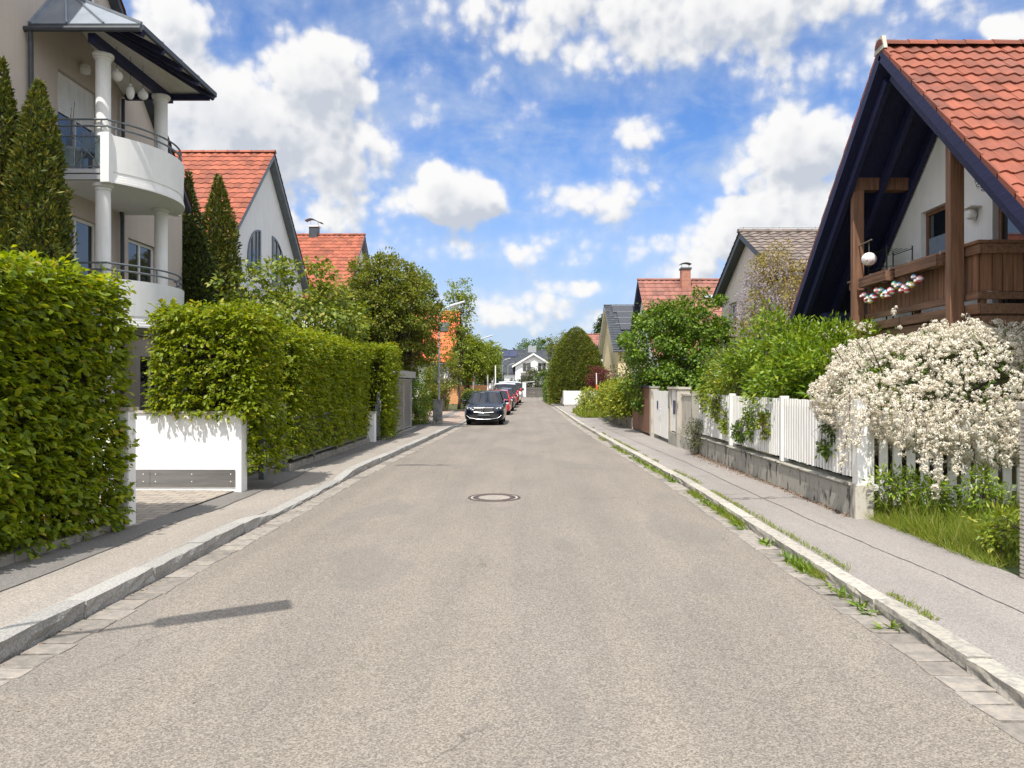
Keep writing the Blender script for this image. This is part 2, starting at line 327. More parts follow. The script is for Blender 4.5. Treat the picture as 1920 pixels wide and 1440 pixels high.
fr = N_.new('ShaderNodeFresnel'); fr.inputs[0].default_value = 1.5; mx = N_.new('ShaderNodeMixShader'); m_.node_tree.links.new(fr.outputs[0], mx.inputs[0])
m_.node_tree.links.new(trn.outputs[0], mx.inputs[1]); m_.node_tree.links.new(gl.outputs[0], mx.inputs[2]); m_.node_tree.links.new(mx.outputs[0], m_.node_tree.nodes['Material Output'].inputs[0]); M['glass_clear'] = m_
M['frost'] = mat('frosted film', (.20, .25, .31), .5, (.16, .21, .27), 9)
M['solar'] = mat('solar panel', (.012, .018, .055), .12, (.02, .028, .08), 3, spec=.8)
M['solar_dark'] = mat('dark solar panel', (.022, .024, .03), .2, (.03, .033, .04), 3, spec=.7)
M['alu'] = mat('aluminium rail', (.55, .56, .57), .4, metal=.6)
M['brick'] = paver('chimney brick', (.42, .14, .075), (.34, .11, .06), (.38, .33, .28), .24, .08, 0., True)
M['paper'] = mat('white paper lantern', (.78, .76, .72), .8, (.7, .68, .64), 20)
M['lantern'] = mat('speckled pink and white lantern', (.78, .72, .70), .7, (.55, .22, .25), 26, .55, .62)
M['black_metal'] = mat('black wrought iron', (.012, .012, .013), .5)
M['rubber'] = mat('tyre rubber', (.014, .014, .015), .85)
M['rim'] = mat('alloy rim', (.33, .34, .35), .3, metal=.8)
M['chrome'] = mat('chrome', (.48, .48, .49), .28, metal=1)
M['lens'] = mat('headlight lens', (.55, .57, .6), .12, spec=.8)
M['car_black'] = mat('dark blue black car paint', (.003, .005, .013), .2, spec=.3, coat=.35)
M['car_red'] = mat('red car paint', (.46, .016, .03), .25, spec=.5, coat=1)
M['car_grey'] = mat('dark grey car paint', (.012, .014, .018), .25, spec=.35, coat=.5)
M['van_red'] = mat('van red paint', (.52, .014, .02), .3, spec=.5, coat=.7)
M['van_white'] = mat('van white paint', (.78, .78, .78), .3, spec=.5, coat=.7)
M['plastic'] = mat('black plastic trim', (.018, .018, .02), .55)
M['plate'] = mat('number plate', (.10, .11, .12), .4)
M['bark'] = mat('bark', (.085, .065, .048), .95, (.05, .038, .03), 6, bump=.8, bscale=16, stretch=(3, 3, .6))
M['bark_pale'] = mat('pale bark', (.17, .145, .115), .95, (.10, .08, .065), 8, bump=.6, bscale=18, stretch=(3, 3, .6))
M['twig'] = mat('hedge wood', (.035, .03, .016), .95, (.022, .022, .010), 9, bump=.8, bscale=20)
M['pot_grey'] = mat('pale plant pot', (.5, .51, .52), .6); M['cushion'] = mat('blue grey furniture', (.17, .21, .29), .7); M['pink'] = mat('pink watering can', (.6, .03, .12), .4)
M['blue_film'] = mat('blue sign panel', (.025, .035, .10), .4, (.04, .05, .13), 30)
M['stripe_red'] = mat('red marker tape', (.65, .06, .03), .5)
Y = lambda *s: [(p, c) for p, c in s]
M['hornbeam'] = leaf_mat('hornbeam leaf', Y((0, (.10, .16, .008)), (.4, (.18, .255, .010)), (.75, (.26, .325, .013)), (.95, (.36, .385, .02)), (1, (.34, .25, .04))), .5)
M['hornbeam2'] = leaf_mat('hornbeam leaf young', Y((0, (.10, .155, .007)), (.4, (.185, .25, .009)), (.8, (.275, .33, .013)), (.97, (.37, .375, .03)), (1, (.34, .25, .05))), .5)
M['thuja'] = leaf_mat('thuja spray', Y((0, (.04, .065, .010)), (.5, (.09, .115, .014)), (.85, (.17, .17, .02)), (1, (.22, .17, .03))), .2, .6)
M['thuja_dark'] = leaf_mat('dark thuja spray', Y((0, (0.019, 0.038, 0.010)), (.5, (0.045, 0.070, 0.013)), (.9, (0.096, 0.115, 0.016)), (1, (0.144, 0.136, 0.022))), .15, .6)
M['maple'] = leaf_mat('maple leaf', Y((0, (0.081, 0.128, 0.014)), (.5, (0.149, 0.203, 0.016)), (.85, (0.230, 0.270, 0.024)), (1, (0.311, 0.270, 0.041))))
M['globe'] = leaf_mat('sparse bronze green leaf', Y((0, (.085, .115, .014)), (.45, (.145, .185, .018)), (.78, (.215, .24, .028)), (.92, (.23, .215, .04)), (1, (.23, .17, .05))), .4)
M['light'] = leaf_mat('light green leaf', Y((0, (0.100, 0.163, 0.015)), (.5, (0.175, 0.237, 0.020)), (.85, (0.263, 0.306, 0.025)), (1, (0.325, 0.325, 0.037))), .36)
M['mid'] = leaf_mat('mid green leaf', Y((0, (0.042, 0.084, 0.013)), (.5, (0.077, 0.140, 0.017)), (.9, (0.133, 0.210, 0.022)), (1, (0.182, 0.224, 0.028))))
M['dark'] = leaf_mat('dark green leaf', Y((0, (0.019, 0.042, 0.010)), (.5, (0.036, 0.068, 0.014)), (.9, (0.065, 0.101, 0.018)), (1, (0.098, 0.111, 0.026))), .2)
M['hazel'] = leaf_mat('hazel leaf', Y((0, (0.051, 0.109, 0.012)), (.5, (0.099, 0.181, 0.014)), (.85, (0.167, 0.261, 0.020)), (1, (0.232, 0.304, 0.029))))
M['laurel'] = leaf_mat('bright lance leaf', Y((0, (0.088, 0.163, 0.013)), (.5, (0.156, 0.250, 0.015)), (.85, (0.237, 0.325, 0.022)), (1, (0.312, 0.362, 0.037))), .34, .36)
M['varieg'] = leaf_mat('yellow green leaf', Y((0, (0.077, 0.121, 0.009)), (.5, (0.187, 0.231, 0.013)), (.85, (0.330, 0.352, 0.028)), (1, (0.440, 0.396, 0.055))))
M['yew'] = leaf_mat('yew spray', Y((0, (.05, .08, .010)), (.5, (.11, .145, .012)), (.9, (.19, .205, .016)), (1, (.24, .21, .025))), .25, .6)
M['red_leaf'] = leaf_mat('dark red leaf', Y((0, (0.065, 0.013, 0.016)), (.5, (0.130, 0.023, 0.026)), (1, (0.208, 0.046, 0.039))), .3, .45, (1.3, .6, .6))
M['grey_leaf'] = leaf_mat('grey green leaf', Y((0, (.06, .075, .035)), (.5, (.10, .115, .05)), (1, (.16, .165, .08))))
M['grass'] = leaf_mat('grass blade', Y((0, (.10, .16, .014)), (.5, (.19, .26, .024)), (.85, (.30, .33, .05)), (1, (.42, .35, .14))), .45)
M['weed'] = leaf_mat('weed leaf', Y((0, (0.065, 0.130, 0.013)), (.5, (0.124, 0.208, 0.018)), (1, (0.221, 0.286, 0.039))), .3)
M['petal'] = leaf_mat('white blossom', Y((0, (.50, .40, .27)), (.14, (.68, .60, .45)), (.45, (.80, .755, .64)), (.92, (.84, .82, .74)), (1, (.62, .49, .37))), .3, .6, (1, .98, .92), .2)
M['wist_flower'] = leaf_mat('faded lilac blossom', Y((0, (.36, .27, .22)), (.4, (.44, .36, .30)), (.7, (.42, .38, .46)), (1, (.30, .27, .45))), .3, .6, (1, 1, 1), .2)
M['wist_leaf'] = leaf_mat('bronze wisteria leaf', Y((0, (.14, .13, .02)), (.5, (.24, .20, .04)), (1, (.34, .24, .07))))
# ---------------------------------------------------------------- foliage
RNG = np.random.default_rng(7)
def unit(a): return a / np.maximum(np.linalg.norm(a, axis=-1, keepdims=True), 1e-6)
OVAL = (np.array([(0,0,0), (-.32,.22,.05), (-.5,.52,.06), (-.28,.82,.0), (0,1,-.08), (.28,.82,.0), (.5,.52,.06), (.32,.22,.05), (0,.5,-.07)]),
        [(0,8,2,1), (8,4,3,2), (0,7,6,8), (8,6,5,4)])
LANCE = (np.array([(0,0,0), (-.5,.4,.06), (0,1,-.1), (.5,.4,.06), (0,.45,-.05)]), [(0,4,1), (4,2,1), (0,3,4), (4,3,2)])
DIAM = (np.array([(0,0,0), (-.5,.45,.08), (0,1,-.06), (.5,.45,.08)]), [(0,3,2,1)])
def leaf_mesh(name, pos, d, nrm, L, W, m, parent=None, shape=DIAM):
    tv, tf = shape; n = len(pos); k = len(tv)
    d = unit(d); x = unit(np.cross(d, nrm)); z = np.cross(x, d)
    L = np.broadcast_to(np.asarray(L, float), (n,))[:, None, None]; W = np.broadcast_to(np.asarray(W, float), (n,))[:, None, None]
    co = pos[:, None, :] + x[:, None, :]*tv[None, :, 0:1]*W + d[:, None, :]*tv[None, :, 1:2]*L + z[:, None, :]*tv[None, :, 2:3]*W*1.8
    co = co.reshape(-1, 3)
    lens = np.array([len(f) for f in tf]); idx = np.concatenate([np.array(f) for f in tf])
    loops = (idx[None, :] + (np.arange(n)*k)[:, None]).ravel()
    tot = np.tile(lens, n); start = np.concatenate([[0], np.cumsum(tot)[:-1]])
    me = bpy.data.meshes.new(name); me.vertices.add(len(co)); me.vertices.foreach_set('co', co.astype(np.float32).ravel())
    me.loops.add(len(loops)); me.loops.foreach_set('vertex_index', loops.astype(np.int32))
    me.polygons.add(len(tot)); me.polygons.foreach_set('loop_start', start.astype(np.int32)); me.polygons.foreach_set('loop_total', tot.astype(np.int32))
    me.update(calc_edges=True); me.materials.append(m)
    o = bpy.data.objects.new(name, me); COL.objects.link(o); adopt(o, parent); return o
def lump(p, s, seed):
    """cheap smooth 3-D noise, about -1..1"""
    r = np.random.default_rng(seed); out = np.zeros(len(p))
    for i in range(9):
        k = unit(r.normal(size=3))*s*(1+.35*i); out += np.sin(p @ k + r.uniform(0, 6.28))/(1+.22*i)
    return out/3.2
def sprays(P, O, per, tl, L, r, droop=.35, up=.75, spread=.8):
    """leafy twigs at P growing along O: positions, directions and normals of the leaves"""
    n = len(P); T = unit(O + r.normal(size=(n, 3))*.38 + np.array([0, 0, .12]))
    s = unit(np.cross(T, np.array([0, 0, 1.]) + r.normal(size=(n, 3))*.25)); f = np.linspace(.05, 1, per)[None, :, None]
    side = np.where(np.arange(per) % 2 == 0, 1., -1.)[None, :, None]
    pos = P[:, None, :] + T[:, None, :]*f*tl*r.uniform(.7, 1.3, (n, 1, 1)) + r.normal(size=(n, per, 3))*L*.16
    d = T[:, None, :]*.7 + s[:, None, :]*side*spread*(1.15-f) + r.normal(size=(n, per, 3))*.28 + np.array([0, 0, -droop])
    nn = np.array([0, 0, up]) + O[:, None, :]*.45 + r.normal(size=(n, per, 3))*.38
    return pos.reshape(-1, 3), d.reshape(-1, 3), nn.reshape(-1, 3)
def hedge_points(x0, x1, y0, y1, z0, z1, n, r, depth=.3, bulge=.07, seed=1, faces='xXyYt'):
    A = {'x': (y1-y0)*(z1-z0), 'X': (y1-y0)*(z1-z0), 'y': (x1-x0)*(z1-z0), 'Y': (x1-x0)*(z1-z0), 't': (x1-x0)*(y1-y0)}
    tot = sum(A[f] for f in faces); Ps = []; Os = []
    for f in faces:
        k = max(1, int(n*A[f]/tot)); u = r.uniform(size=k); v = r.uniform(size=k); dp = depth*r.uniform(0, 1, k)**1.6
        X = x0+(x1-x0)*u; Yv = y0+(y1-y0)*u; Z = z0+(z1-z0)*v
        if f == 'x': p = np.stack([x0+dp, Yv, Z], 1); o = (-1, 0, 0)
        if f == 'X': p = np.stack([x1-dp, Yv, Z], 1); o = (1, 0, 0)
        if f == 'y': p = np.stack([X, y0+dp, Z], 1); o = (0, -1, 0)
        if f == 'Y': p = np.stack([X, y1-dp, Z], 1); o = (0, 1, 0)
        if f == 't': p = np.stack([X, y0+(y1-y0)*v, z1-dp], 1); o = (0, 0, 1)
        Ps.append(p); Os.append(np.tile(np.array(o, float), (k, 1)))
    P = np.concatenate(Ps); O = np.concatenate(Os)
    c = np.array([(x0+x1)/2, (y0+y1)/2, (z0+z1)/2]); hx = np.array([x1-x0, y1-y0, z1-z0])/2
    q = (P-c)/hx; ed = np.sort(np.abs(q), axis=1)[:, 1]      # close to an edge: round it off
    P = P - (P-c)*np.maximum(ed-.9, 0)[:, None]*.12
    O = unit(O + q*np.maximum(ed-.8, 0)[:, None]*2.2)
    P = P + O*(lump(P, 3.2, seed)*bulge + lump(P, 9, seed+5)*bulge*.6 + r.exponential(.018, len(P))*(r.uniform(size=len(P)) < .3))[:, None]
    return P, O
def hedge(label, box, n, L, per=7, m='hornbeam', extra=None, tl=.2, depth=.3, seed=1, shape=OVAL, group=None, name='hedge', stem=.5, core=.26, faces='xXyYt', bulge=.07):
    x0, x1, y0, y1, z0, z1 = box; r = np.random.default_rng(seed)
    t = thing(name, label, 'hedge', ((x0+x1)/2, (y0+y1)/2, z0 if stem == 0 else z0-.02), group)
    P, O = hedge_points(*box, n, r, depth, bulge, seed, faces)
    if extra is not None:
        P2, O2 = extra(r); P = np.concatenate([P, P2]); O = np.concatenate([O, O2])
    p, d, nn = sprays(P, O, per, tl, L, r)
    leaf_mesh('foliage', p, d, nn, L*r.uniform(.45, 1.3, len(p)), L*.56*r.uniform(.6, 1.25, len(p)), M[m], t, shape)
    tw = MB(); rr = random.Random(seed); c = core
    nb = max(6, int((x1-x0+y1-y0)*9))
    for i in range(nb):
        bx, by = rr.uniform(x0+c, max(x0+c+.01, x1-c)), rr.uniform(y0+c, max(y0+c+.01, y1-c)); z = z0
        pts = [(bx, by, z)]
        while z < z1-c: z += .35; pts.append((bx+rr.uniform(-.1, .1), by+rr.uniform(-.1, .1), min(z, z1-c)))
        tw.tube(pts, [.028-.02*k/len(pts) for k in range(len(pts))], 5)
    if x1-c > x0+c and y1-c > y0+c: tw.box((x0+c, y0+c, z0+.25), (x1-c, y1-c, z1-c))
    tw.build('branches', M['twig'], t); return t
def limbs(mb, base, top, r0, targets, rr, n=7):
    base = Vector(base); top = Vector(top); k = 5
    pts = [base.lerp(top, i/k) + Vector((rr.uniform(-1, 1), rr.uniform(-1, 1), 0))*r0*(.6 if 0 < i < k else 0) for i in range(k+1)]
    mb.tube(pts, [r0*(1.25 if i == 0 else 1-.45*i/k) for i in range(k+1)], n)
    for tg in targets:
        tg = Vector(tg); s = pts[rr.choice([2, 3, 4, 5])] if (top-base).length > 1 else top
        mid = s.lerp(tg, .5) + Vector((rr.uniform(-.15, .15), rr.uniform(-.15, .15), (tg-s).length*.14)); ln = (tg-s).length
        mb.tube([s, s.lerp(mid, .5)+Vector((0, 0, ln*.02)), mid, tg], [r0*.42, r0*.34, r0*.22, r0*.06], 5)
def tree(name, label, cat, base, crown, radii, trunk_h, r0, nclus, per, L, m, seed=1, group=None, shape=DIAM, cr=.34, bark='bark', wl=.6, shell=.45, droop=.25, lumpy=.22, twigs=0, stems=1, flat=1., zmin=None, core=0):
    r = np.random.default_rng(seed); rr = random.Random(seed); c = np.array(crown, float); R = np.array(radii, float)
    t = thing(name, label, cat, base, group)
    dirs = unit(r.normal(size=(nclus, 3))); rad = (shell + (1-shell)*r.uniform(0, 1, nclus)**.6)*(1 + lumpy*lump(dirs, 2.6, seed+3))
    C = c + dirs*rad[:, None]*R
    if zmin is not None: C = C[C[:, 2] > zmin]; dirs = unit((C-c)/R)
    n = len(C); k = r.poisson(per*r.uniform(.5, 1.5, n)); ci = np.repeat(np.arange(n), k)
    sz = cr*r.uniform(.6, 1.35, n)[ci][:, None]; off = r.normal(size=(len(ci), 3)); off = unit(off)*r.uniform(0, 1, (len(ci), 1))**.4
    p = C[ci] + off*sz*np.array([1, 1, .75*flat])
    d = off*.8 + dirs[ci]*.5 + r.normal(size=p.shape)*.45 + np.array([0, 0, -droop])
    nn = np.array([0, 0, .8]) + dirs[ci]*.5 + r.normal(size=p.shape)*.5
    leaf_mesh('crown', p, d, nn, L*r.uniform(.6, 1.25, len(p)), L*wl*r.uniform(.75, 1.2, len(p)), M[m], t, shape)
    mb = MB(); tg = [tuple(q) for q in C[r.permutation(n)[:min(n, 26+twigs)]]]
    for s in range(stems):
        b = (base[0]+(rr.uniform(-.25, .25) if stems > 1 else 0), base[1]+(rr.uniform(-.25, .25) if stems > 1 else 0), base[2]-.05)
        limbs(mb, b, (crown[0]*.5+b[0]*.5, crown[1]*.5+b[1]*.5, base[2]+trunk_h), r0, tg[s::stems], rr)
    if twigs:
        for q in C[r.permutation(n)[:twigs]]:
            e = c + (q-c)*.45; mb.tube([tuple(e), tuple((e+q)/2+r.normal(size=3)*.08), tuple(q+r.normal(size=3)*.1)], [.016, .011, .005], 4)
    mb.build('trunk', M[bark], t, smooth=True)
    return t
def shrub(label, crown, radii, nclus, per, L, m, seed=1, name='shrub', z0=.1, **k):
    return tree(name, label, k.pop('cat', 'shrub'), (crown[0], crown[1], z0), crown, radii, max(.3, crown[2]-z0), k.pop('r0', .035), nclus, per, L, m, seed, stems=k.pop('stems', 4), **k)
def conifer(name, label, base, h, prof, n, L, m, seed=1, group=None, wl=.42, lumpiness=.16, upright=.62, cat='tree'):
    """columnar or conical evergreen: prof = [(height fraction, radius)]"""
    r = np.random.default_rng(seed); t = thing(name, label, cat, base, group)
    f = r.uniform(0.01, 1, n*2); rad = np.interp(f, [a for a, b in prof], [b for a, b in prof]); keep = r.uniform(0, max(b for a, b in prof), n*2) < rad+.03
    f = f[keep][:n]; rad = rad[keep][:n]; k = len(f); th = r.uniform(0, 2*math.pi, k)
    q = np.stack([np.cos(th)*rad, np.sin(th)*rad, f*h], 1)
    bump = lump(q*np.array([1.8, 1.8, .6]), 3.6, seed)*lumpiness + np.abs(lump(q*np.array([1.6, 1.6, .75]), 8, seed+9))*lumpiness*1.6 - lumpiness*.7
    rr_ = rad*(1+bump*1.6)*(1-.30*r.uniform(0, 1, k)**2)
    out = np.stack([np.cos(th), np.sin(th), np.zeros(k)], 1)
    p = np.array(base) + out*rr_[:, None] + np.array([0, 0, 1])*(f*h)[:, None]
    d = out*(1-upright*.6) + np.array([0, 0, upright]) + r.normal(size=(k, 3))*.38
    nn = out + r.normal(size=(k, 3))*.55
    leaf_mesh('foliage', p, d, nn, L*r.uniform(.6, 1.4, k), L*wl*r.uniform(.7, 1.3, k), M[m], t, LANCE)
    mb = MB(); mb.tube([base, (base[0], base[1], base[2]+h*.9)], [max(b for a, b in prof)*.14, .02], 7)
    mb.add(*cone_shell(base, h*.93, [(a, b*.66) for a, b in prof])); mb.build('trunk', M['twig'], t); return t
def cone_shell(base, h, prof, n=14):
    vs = [(base[0]+b*math.cos(2*math.pi*k/n), base[1]+b*math.sin(2*math.pi*k/n), base[2]+a*h+.12) for a, b in prof for k in range(n)]
    fs = [(i*n+k, i*n+(k+1) % n, (i+1)*n+(k+1) % n, (i+1)*n+k) for i in range(len(prof)-1) for k in range(n)]
    return vs, fs + [tuple(range(n-1, -1, -1)), tuple((len(prof)-1)*n+k for k in range(n))]
def stuff_blades(name, P, h, w, m, seed, lean=.35, out=None, kind='stuff'):
    r = np.random.default_rng(seed); n = len(P); d = np.array([0, 0, 1.]) + r.normal(size=(n, 3))*lean*np.array([1, 1, .2])
    if out is not None: d = d + np.array(out)
    nn = r.normal(size=(n, 3))*np.array([1, 1, .3])
    o = leaf_mesh(name, P, d, nn, h*r.uniform(.5, 1.3, n), w*r.uniform(.7, 1.3, n), M[m], None, LANCE); o['kind'] = kind; return o
# ---------------------------------------------------------------- roofs, windows, houses
def roof_slope(mb, O, U, V, width, length, tw=.22, tl=.34, wave=.030, step=.028, seg=6, seed=1, curve=0):
    """separate overlapping clay tiles; O eave-side origin is the ridge corner, U along the ridge, V down the slope"""
    O = Vector(O); U = Vector(U).normalized(); V = Vector(V).normalized(); Nn = U.cross(V).normalized()
    if Nn.z < 0: Nn = -Nn
    nu = max(1, round(width/tw)); nv = max(1, round(length/tl)); tw = width/nu; tl = length/nv; rr = random.Random(seed)
    prof = [wave*(.5-.5*math.cos(2*math.pi*(i/seg))) if i/seg < .62 else wave*(.5-.5*math.cos(2*math.pi*.62))*(1-(i/seg-.62)/.38)**2 for i in range(seg+1)]
    for j in range(nv):
        for i in range(nu):
            a = O + U*(i*tw) + V*(j*tl-.03); jz = rr.uniform(-.004, .004); jl = rr.uniform(-.006, .006)
            top = [a + U*(tw*s/seg) + Nn*(prof[s]+jz) for s in range(seg+1)]
            bot = [p + V*(tl+.03+jl) + Nn*step for p in top]; lip = [p - Nn*(step+.015) for p in bot]
            n = seg+1
            mb.add(top+bot+lip, [(s, s+1, n+s+1, n+s) for s in range(seg)] + [(n+s, n+s+1, 2*n+s+1, 2*n+s) for s in range(seg)])
def ridge_caps(mb, a, b, r=.12, tl=.4):
    a = Vector(a); b = Vector(b); n = max(1, round((b-a).length/tl)); d = (b-a)/n; s = d.cross(Vector((0, 0, 1))).normalized()
    for i in range(n):
        rings = []
        for p, q in ((a+d*i, r), (a+d*(i+1.08), r*.88)):
            rings.append([p + s*q*math.cos(math.pi*k/6) + Vector((0, 0, 1))*q*.85*math.sin(math.pi*k/6) for k in range(7)])
        mb.add(rings[0]+rings[1], [(k, k+1, 8+k, 7+k) for k in range(6)] + [tuple(range(7)), tuple(range(13, 6, -1))])
def window(parent, name, rect, to3, dvec, depth=.12, fw=.07, mull=1, trans=0, frame='white_paint', pane='glass', sill=True, shutter=0, arch=None):
    """rect (u0,u1,v0,v1) in the wall plane; dvec: unit vector into the wall"""
    u0, u1, v0, v1 = rect; d = Vector(dvec); mb = MB()
    def B(a0, a1, b0, b1, q0, q1, mm): mm.prism([Vector(to3(a0, b0))+d*q0, Vector(to3(a1, b0))+d*q0, Vector(to3(a1, b1))+d*q0, Vector(to3(a0, b1))+d*q0], d*(q1-q0))
    q0, q1 = depth-.03, depth+.03
    B(u0+.002, u0+fw, v0+.002, v1-.002, q0, q1, mb); B(u1-fw, u1-.002, v0+.002, v1-.002, q0, q1, mb)
    B(u0+fw, u1-fw, v0+.002, v0+fw, q0, q1, mb); B(u0+fw, u1-fw, v1-fw, v1-.002, q0, q1, mb)
    for i in range(1, mull+1):
        u = u0+(u1-u0)*i/(mull+1); B(u-fw*.55, u+fw*.55, v0+fw, v1-fw, q0-.004, q1, mb)
    cols = [u0+fw]+[u0+(u1-u0)*i/(mull+1) for i in range(1, mull+1)]+[u1-fw]
    for k in range(1, trans+1):
        v = v0+(v1-v0)*k/(trans+1)
        for a, b in zip(cols[:-1], cols[1:]): B(a+fw*.4, b-fw*.4, v-.018, v+.018, q0+.006, q1-.006, mb)
    f = mb.build(name, M[frame], parent)
    p = MB(); B(u0+fw*.8, u1-fw*.8, v0+fw*.8, v1-fw*.8, depth-.006, depth+.006, p); p.build('pane', M[pane], f)
    if shutter:
        s = MB(); n = int((v1-v0)*shutter/.055)
        for i in range(n): B(u0+fw, u1-fw, v1-.055*(i+1)+.006, v1-.055*i, depth-.055, depth-.032, s)
        s.build('shutter', M['white_paint'], f)
    if sill:
        s = MB(); B(u0-.04, u1+.04, v0-.045, v0-.003, -.06, depth, s); s.build('sill', M['concrete_pale'] if frame != 'wood_brown' else M['dark_metal'], f)
    return f
def gable_house(label, xg, sgn, yr, zr, slope, near, far, length, over=.25, wall='stucco_white', tile='tile_orange', holes=(), trim='wood_shade_blue', zb=.1,
                tw=.3, tl=.36, frame='dark_metal', seed=1, seg=6, eave=.35, near_holes=(), name='house', cat='house', mull=1, gutter=True, thick=.16):
    """house with its gable facing the road at x = xg; sgn = -1 extends to the left, +1 to the right"""
    t = thing(name, label, cat, (xg+sgn*length/2, yr, zb)); d = Vector((sgn, 0, 0)); c = math.cos(math.atan(slope)); off = thick/c
    zt = zr-off; ye0, ye1 = yr-near, yr+far; z0, z1 = zt-near*slope, zt-far*slope
    g = [(ye0, zb), (ye1, zb), (ye1, z1), (yr, zt), (ye0, z0)]; to3 = lambda u, v: (xg, u, v)
    mb = MB(); mb.wall(g, holes, to3, d*.3)
    mb.wall([(ye0+.3, zb), (ye1-.3, zb), (ye1-.3, z1-.0), (ye0+.3, z0)], [], lambda u, v: (xg+sgn*length, u, v), d*.3)
    to3n = lambda u, v: (u, ye0, v); xa, xb = sorted((xg+sgn*.3, xg+sgn*(length+.3)))
    mb.wall([(xa, zb), (xb, zb), (xb, z0), (xa, z0)], near_holes, to3n, (0, .3, 0))
    mb.box((xa, ye1-.3, zb), (xb, ye1, z1))
    xbk = xg+sgn*(length+.0); mb.prism([(xbk, ye0+.3, z0), (xbk, ye1-.3, z1), (xbk, yr, zt)], d*.3)
    mb.build('wall', M[wall], t)
    for h in holes: window(t, 'window', h, to3, d, frame=frame, mull=mull)
    for h in near_holes: window(t, 'window', h, to3n, (0, 1, 0), frame=frame)
    xv = xg-sgn*over; L = length+.3+2*over
    rf = MB()
    for sy, run in ((-1, near+eave), (1, far+eave)):
        a = Vector((xv, yr, zr)); b = Vector((xv, yr+sy*run, zr-run*slope)); nn = Vector((0, sy*slope, 1)).normalized()
        rf.prism([a, b, b-Vector((0, 0, off)), a-Vector((0, 0, off))], d*L)
    rp = rf.build('roof', M[trim], t)
    tl_ = MB(); k = 0
    for sy, run in ((-1, near+eave), (1, far+eave)):
        nn = Vector((0, sy*slope, 1)).normalized()
        roof_slope(tl_, Vector((xv, yr, zr))+nn*.02-d*.03, d, (0, sy, -slope), L+.06, run/c+.04, tw, tl, seed=seed+k, seg=seg); k += 1
    ridge_caps(tl_, (xv-sgn*.05, yr, zr+.02), (xv+sgn*(L+.05), yr, zr+.02), .13, .45)
    tl_.build('roof_tiles', M[tile], rp)
    if gutter:
        for sy, run in ((-1, near+eave), (1, far+eave)):
            gm = MB(); gm.tube([(xv, yr+sy*(run+.05), zr-run*slope-off*.6), (xv+sgn*L, yr+sy*(run+.05), zr-run*slope-off*.6)], .06, 8)
            gm.build('gutter', M['dark_metal'], rp)
    return t, rp
# ---------------------------------------------------------------- ground, road, pavements
XL = [(-8, -3.25), (15, -3.25), (22, -3.05), (32, -2.82), (80, -2.6), (95, -2.6)]
XR = [(-8, 2.63), (13, 2.63), (20, 2.42), (33, 2.15), (50, 2.08), (80, 1.6), (95, 1.6)]
xl = lambda y: lerp_tab(XL, y); xr = lambda y: lerp_tab(XR, y)
KH = [(-8, .13), (9, .13), (9.8, .05), (13.2, .05), (14.2, .12), (29, .12), (30.5, .04), (46, .04), (47, .11), (95, .11)]
kh = lambda y: lerp_tab(KH, y)
PXL = [(-8, -4.95), (6.7, -4.66), (8.6, -4.42), (14, -4.46), (20.5, -4.3), (23, -4.12), (27.5, -4.12), (30, -3.95), (95, -4.2)]
pxl = lambda y: lerp_tab(PXL, y)
PXR = [(-8, 4.14), (9.2, 4.05), (18, 4.06), (23.5, 3.85), (28, 3.75), (36, 3.3), (50, 3.2), (80, 2.9), (95, 2.9)]
pxr = lambda y: lerp_tab(PXR, y)
ys = [-8+i*.5 for i in range(0, 207)]
GW = .27
sheet('ground', [[(-900, -60, -.06), (900, -60, -.06)], [(-900, 1600, -.06), (900, 1600, -.06)]], M['ground'])
yy = ys + [110, 140]
sheet('road', [[(xl(y)+GW-.05+.012*math.sin(y*3.7) if y < 96 else -9, y, 0.), (xr(y)-GW+.05+.012*math.sin(y*3.1) if y < 82 else 1.3, y, 0.)] for y in yy], M['asphalt'])
sheet('gutter', [[(xl(y)-.02, y, -.012), (xl(y)+GW+.03, y, -.012)] for y in ys], M['joint'])
sheet('gutter', [[(xr(y)-GW-.03, y, -.012), (xr(y)+.02, y, -.012)] for y in ys], M['joint'])
def kerb(x_of, sgn, hfun, w, m, seed, rough):
    mb = MB(); rr = random.Random(seed); y = -4.
    while y < 90:
        L = rr.uniform(.9, 1.25) if y < 40 else 2.4; a, b = y+.008, y+L-.008; seg = 7 if y < 22 else 2; nr = 3 if y < 22 else 2
        jit = rr.uniform(-.012, .012); rows = []
        for i in range(seg+1):
            q = a+(b-a)*i/seg; x = x_of(q); h = max(hfun(q)+jit*.4, .02); row = []
            for k in range(nr+1):
                e = rough if 0 < k < nr or True else 0
                row.append((x+sgn*(-.0+jit*.4+rr.uniform(-e, e)*.9), q+rr.uniform(-e, e)*.4, -.03+(h+.03)*k/nr - (rr.uniform(0, e)*.5 if k == nr else 0)))
            row.append((x+sgn*(.018+jit*.4+rr.uniform(-e, e)*.4), q, h)); row.append((x+sgn*w*.5, q, h+rr.uniform(-.002, .002))); row.append((x+sgn*(w+jit*.4+rr.uniform(-e, e)*.3), q, h-.003)); row.append((x+sgn*w, q, -.03))
            rows.append(row)
        n = len(rows[0]); mb.add([p for r_ in rows for p in r_], [(i*n+j, i*n+j+1, (i+1)*n+j+1, (i+1)*n+j) for i in range(seg) for j in range(n-1)] + [tuple(range(n-1, -1, -1)), tuple(seg*n+j for j in range(n))])
        y += L
    o = mb.build('kerb', M[m]); o['kind'] = 'structure'; return o
kerb(xl, -1, kh, .17, 'granite', 3, .013); kerb(xr, 1, lambda y: .085 if y < 40 else .07, .15, 'granite_warm', 5, .010)
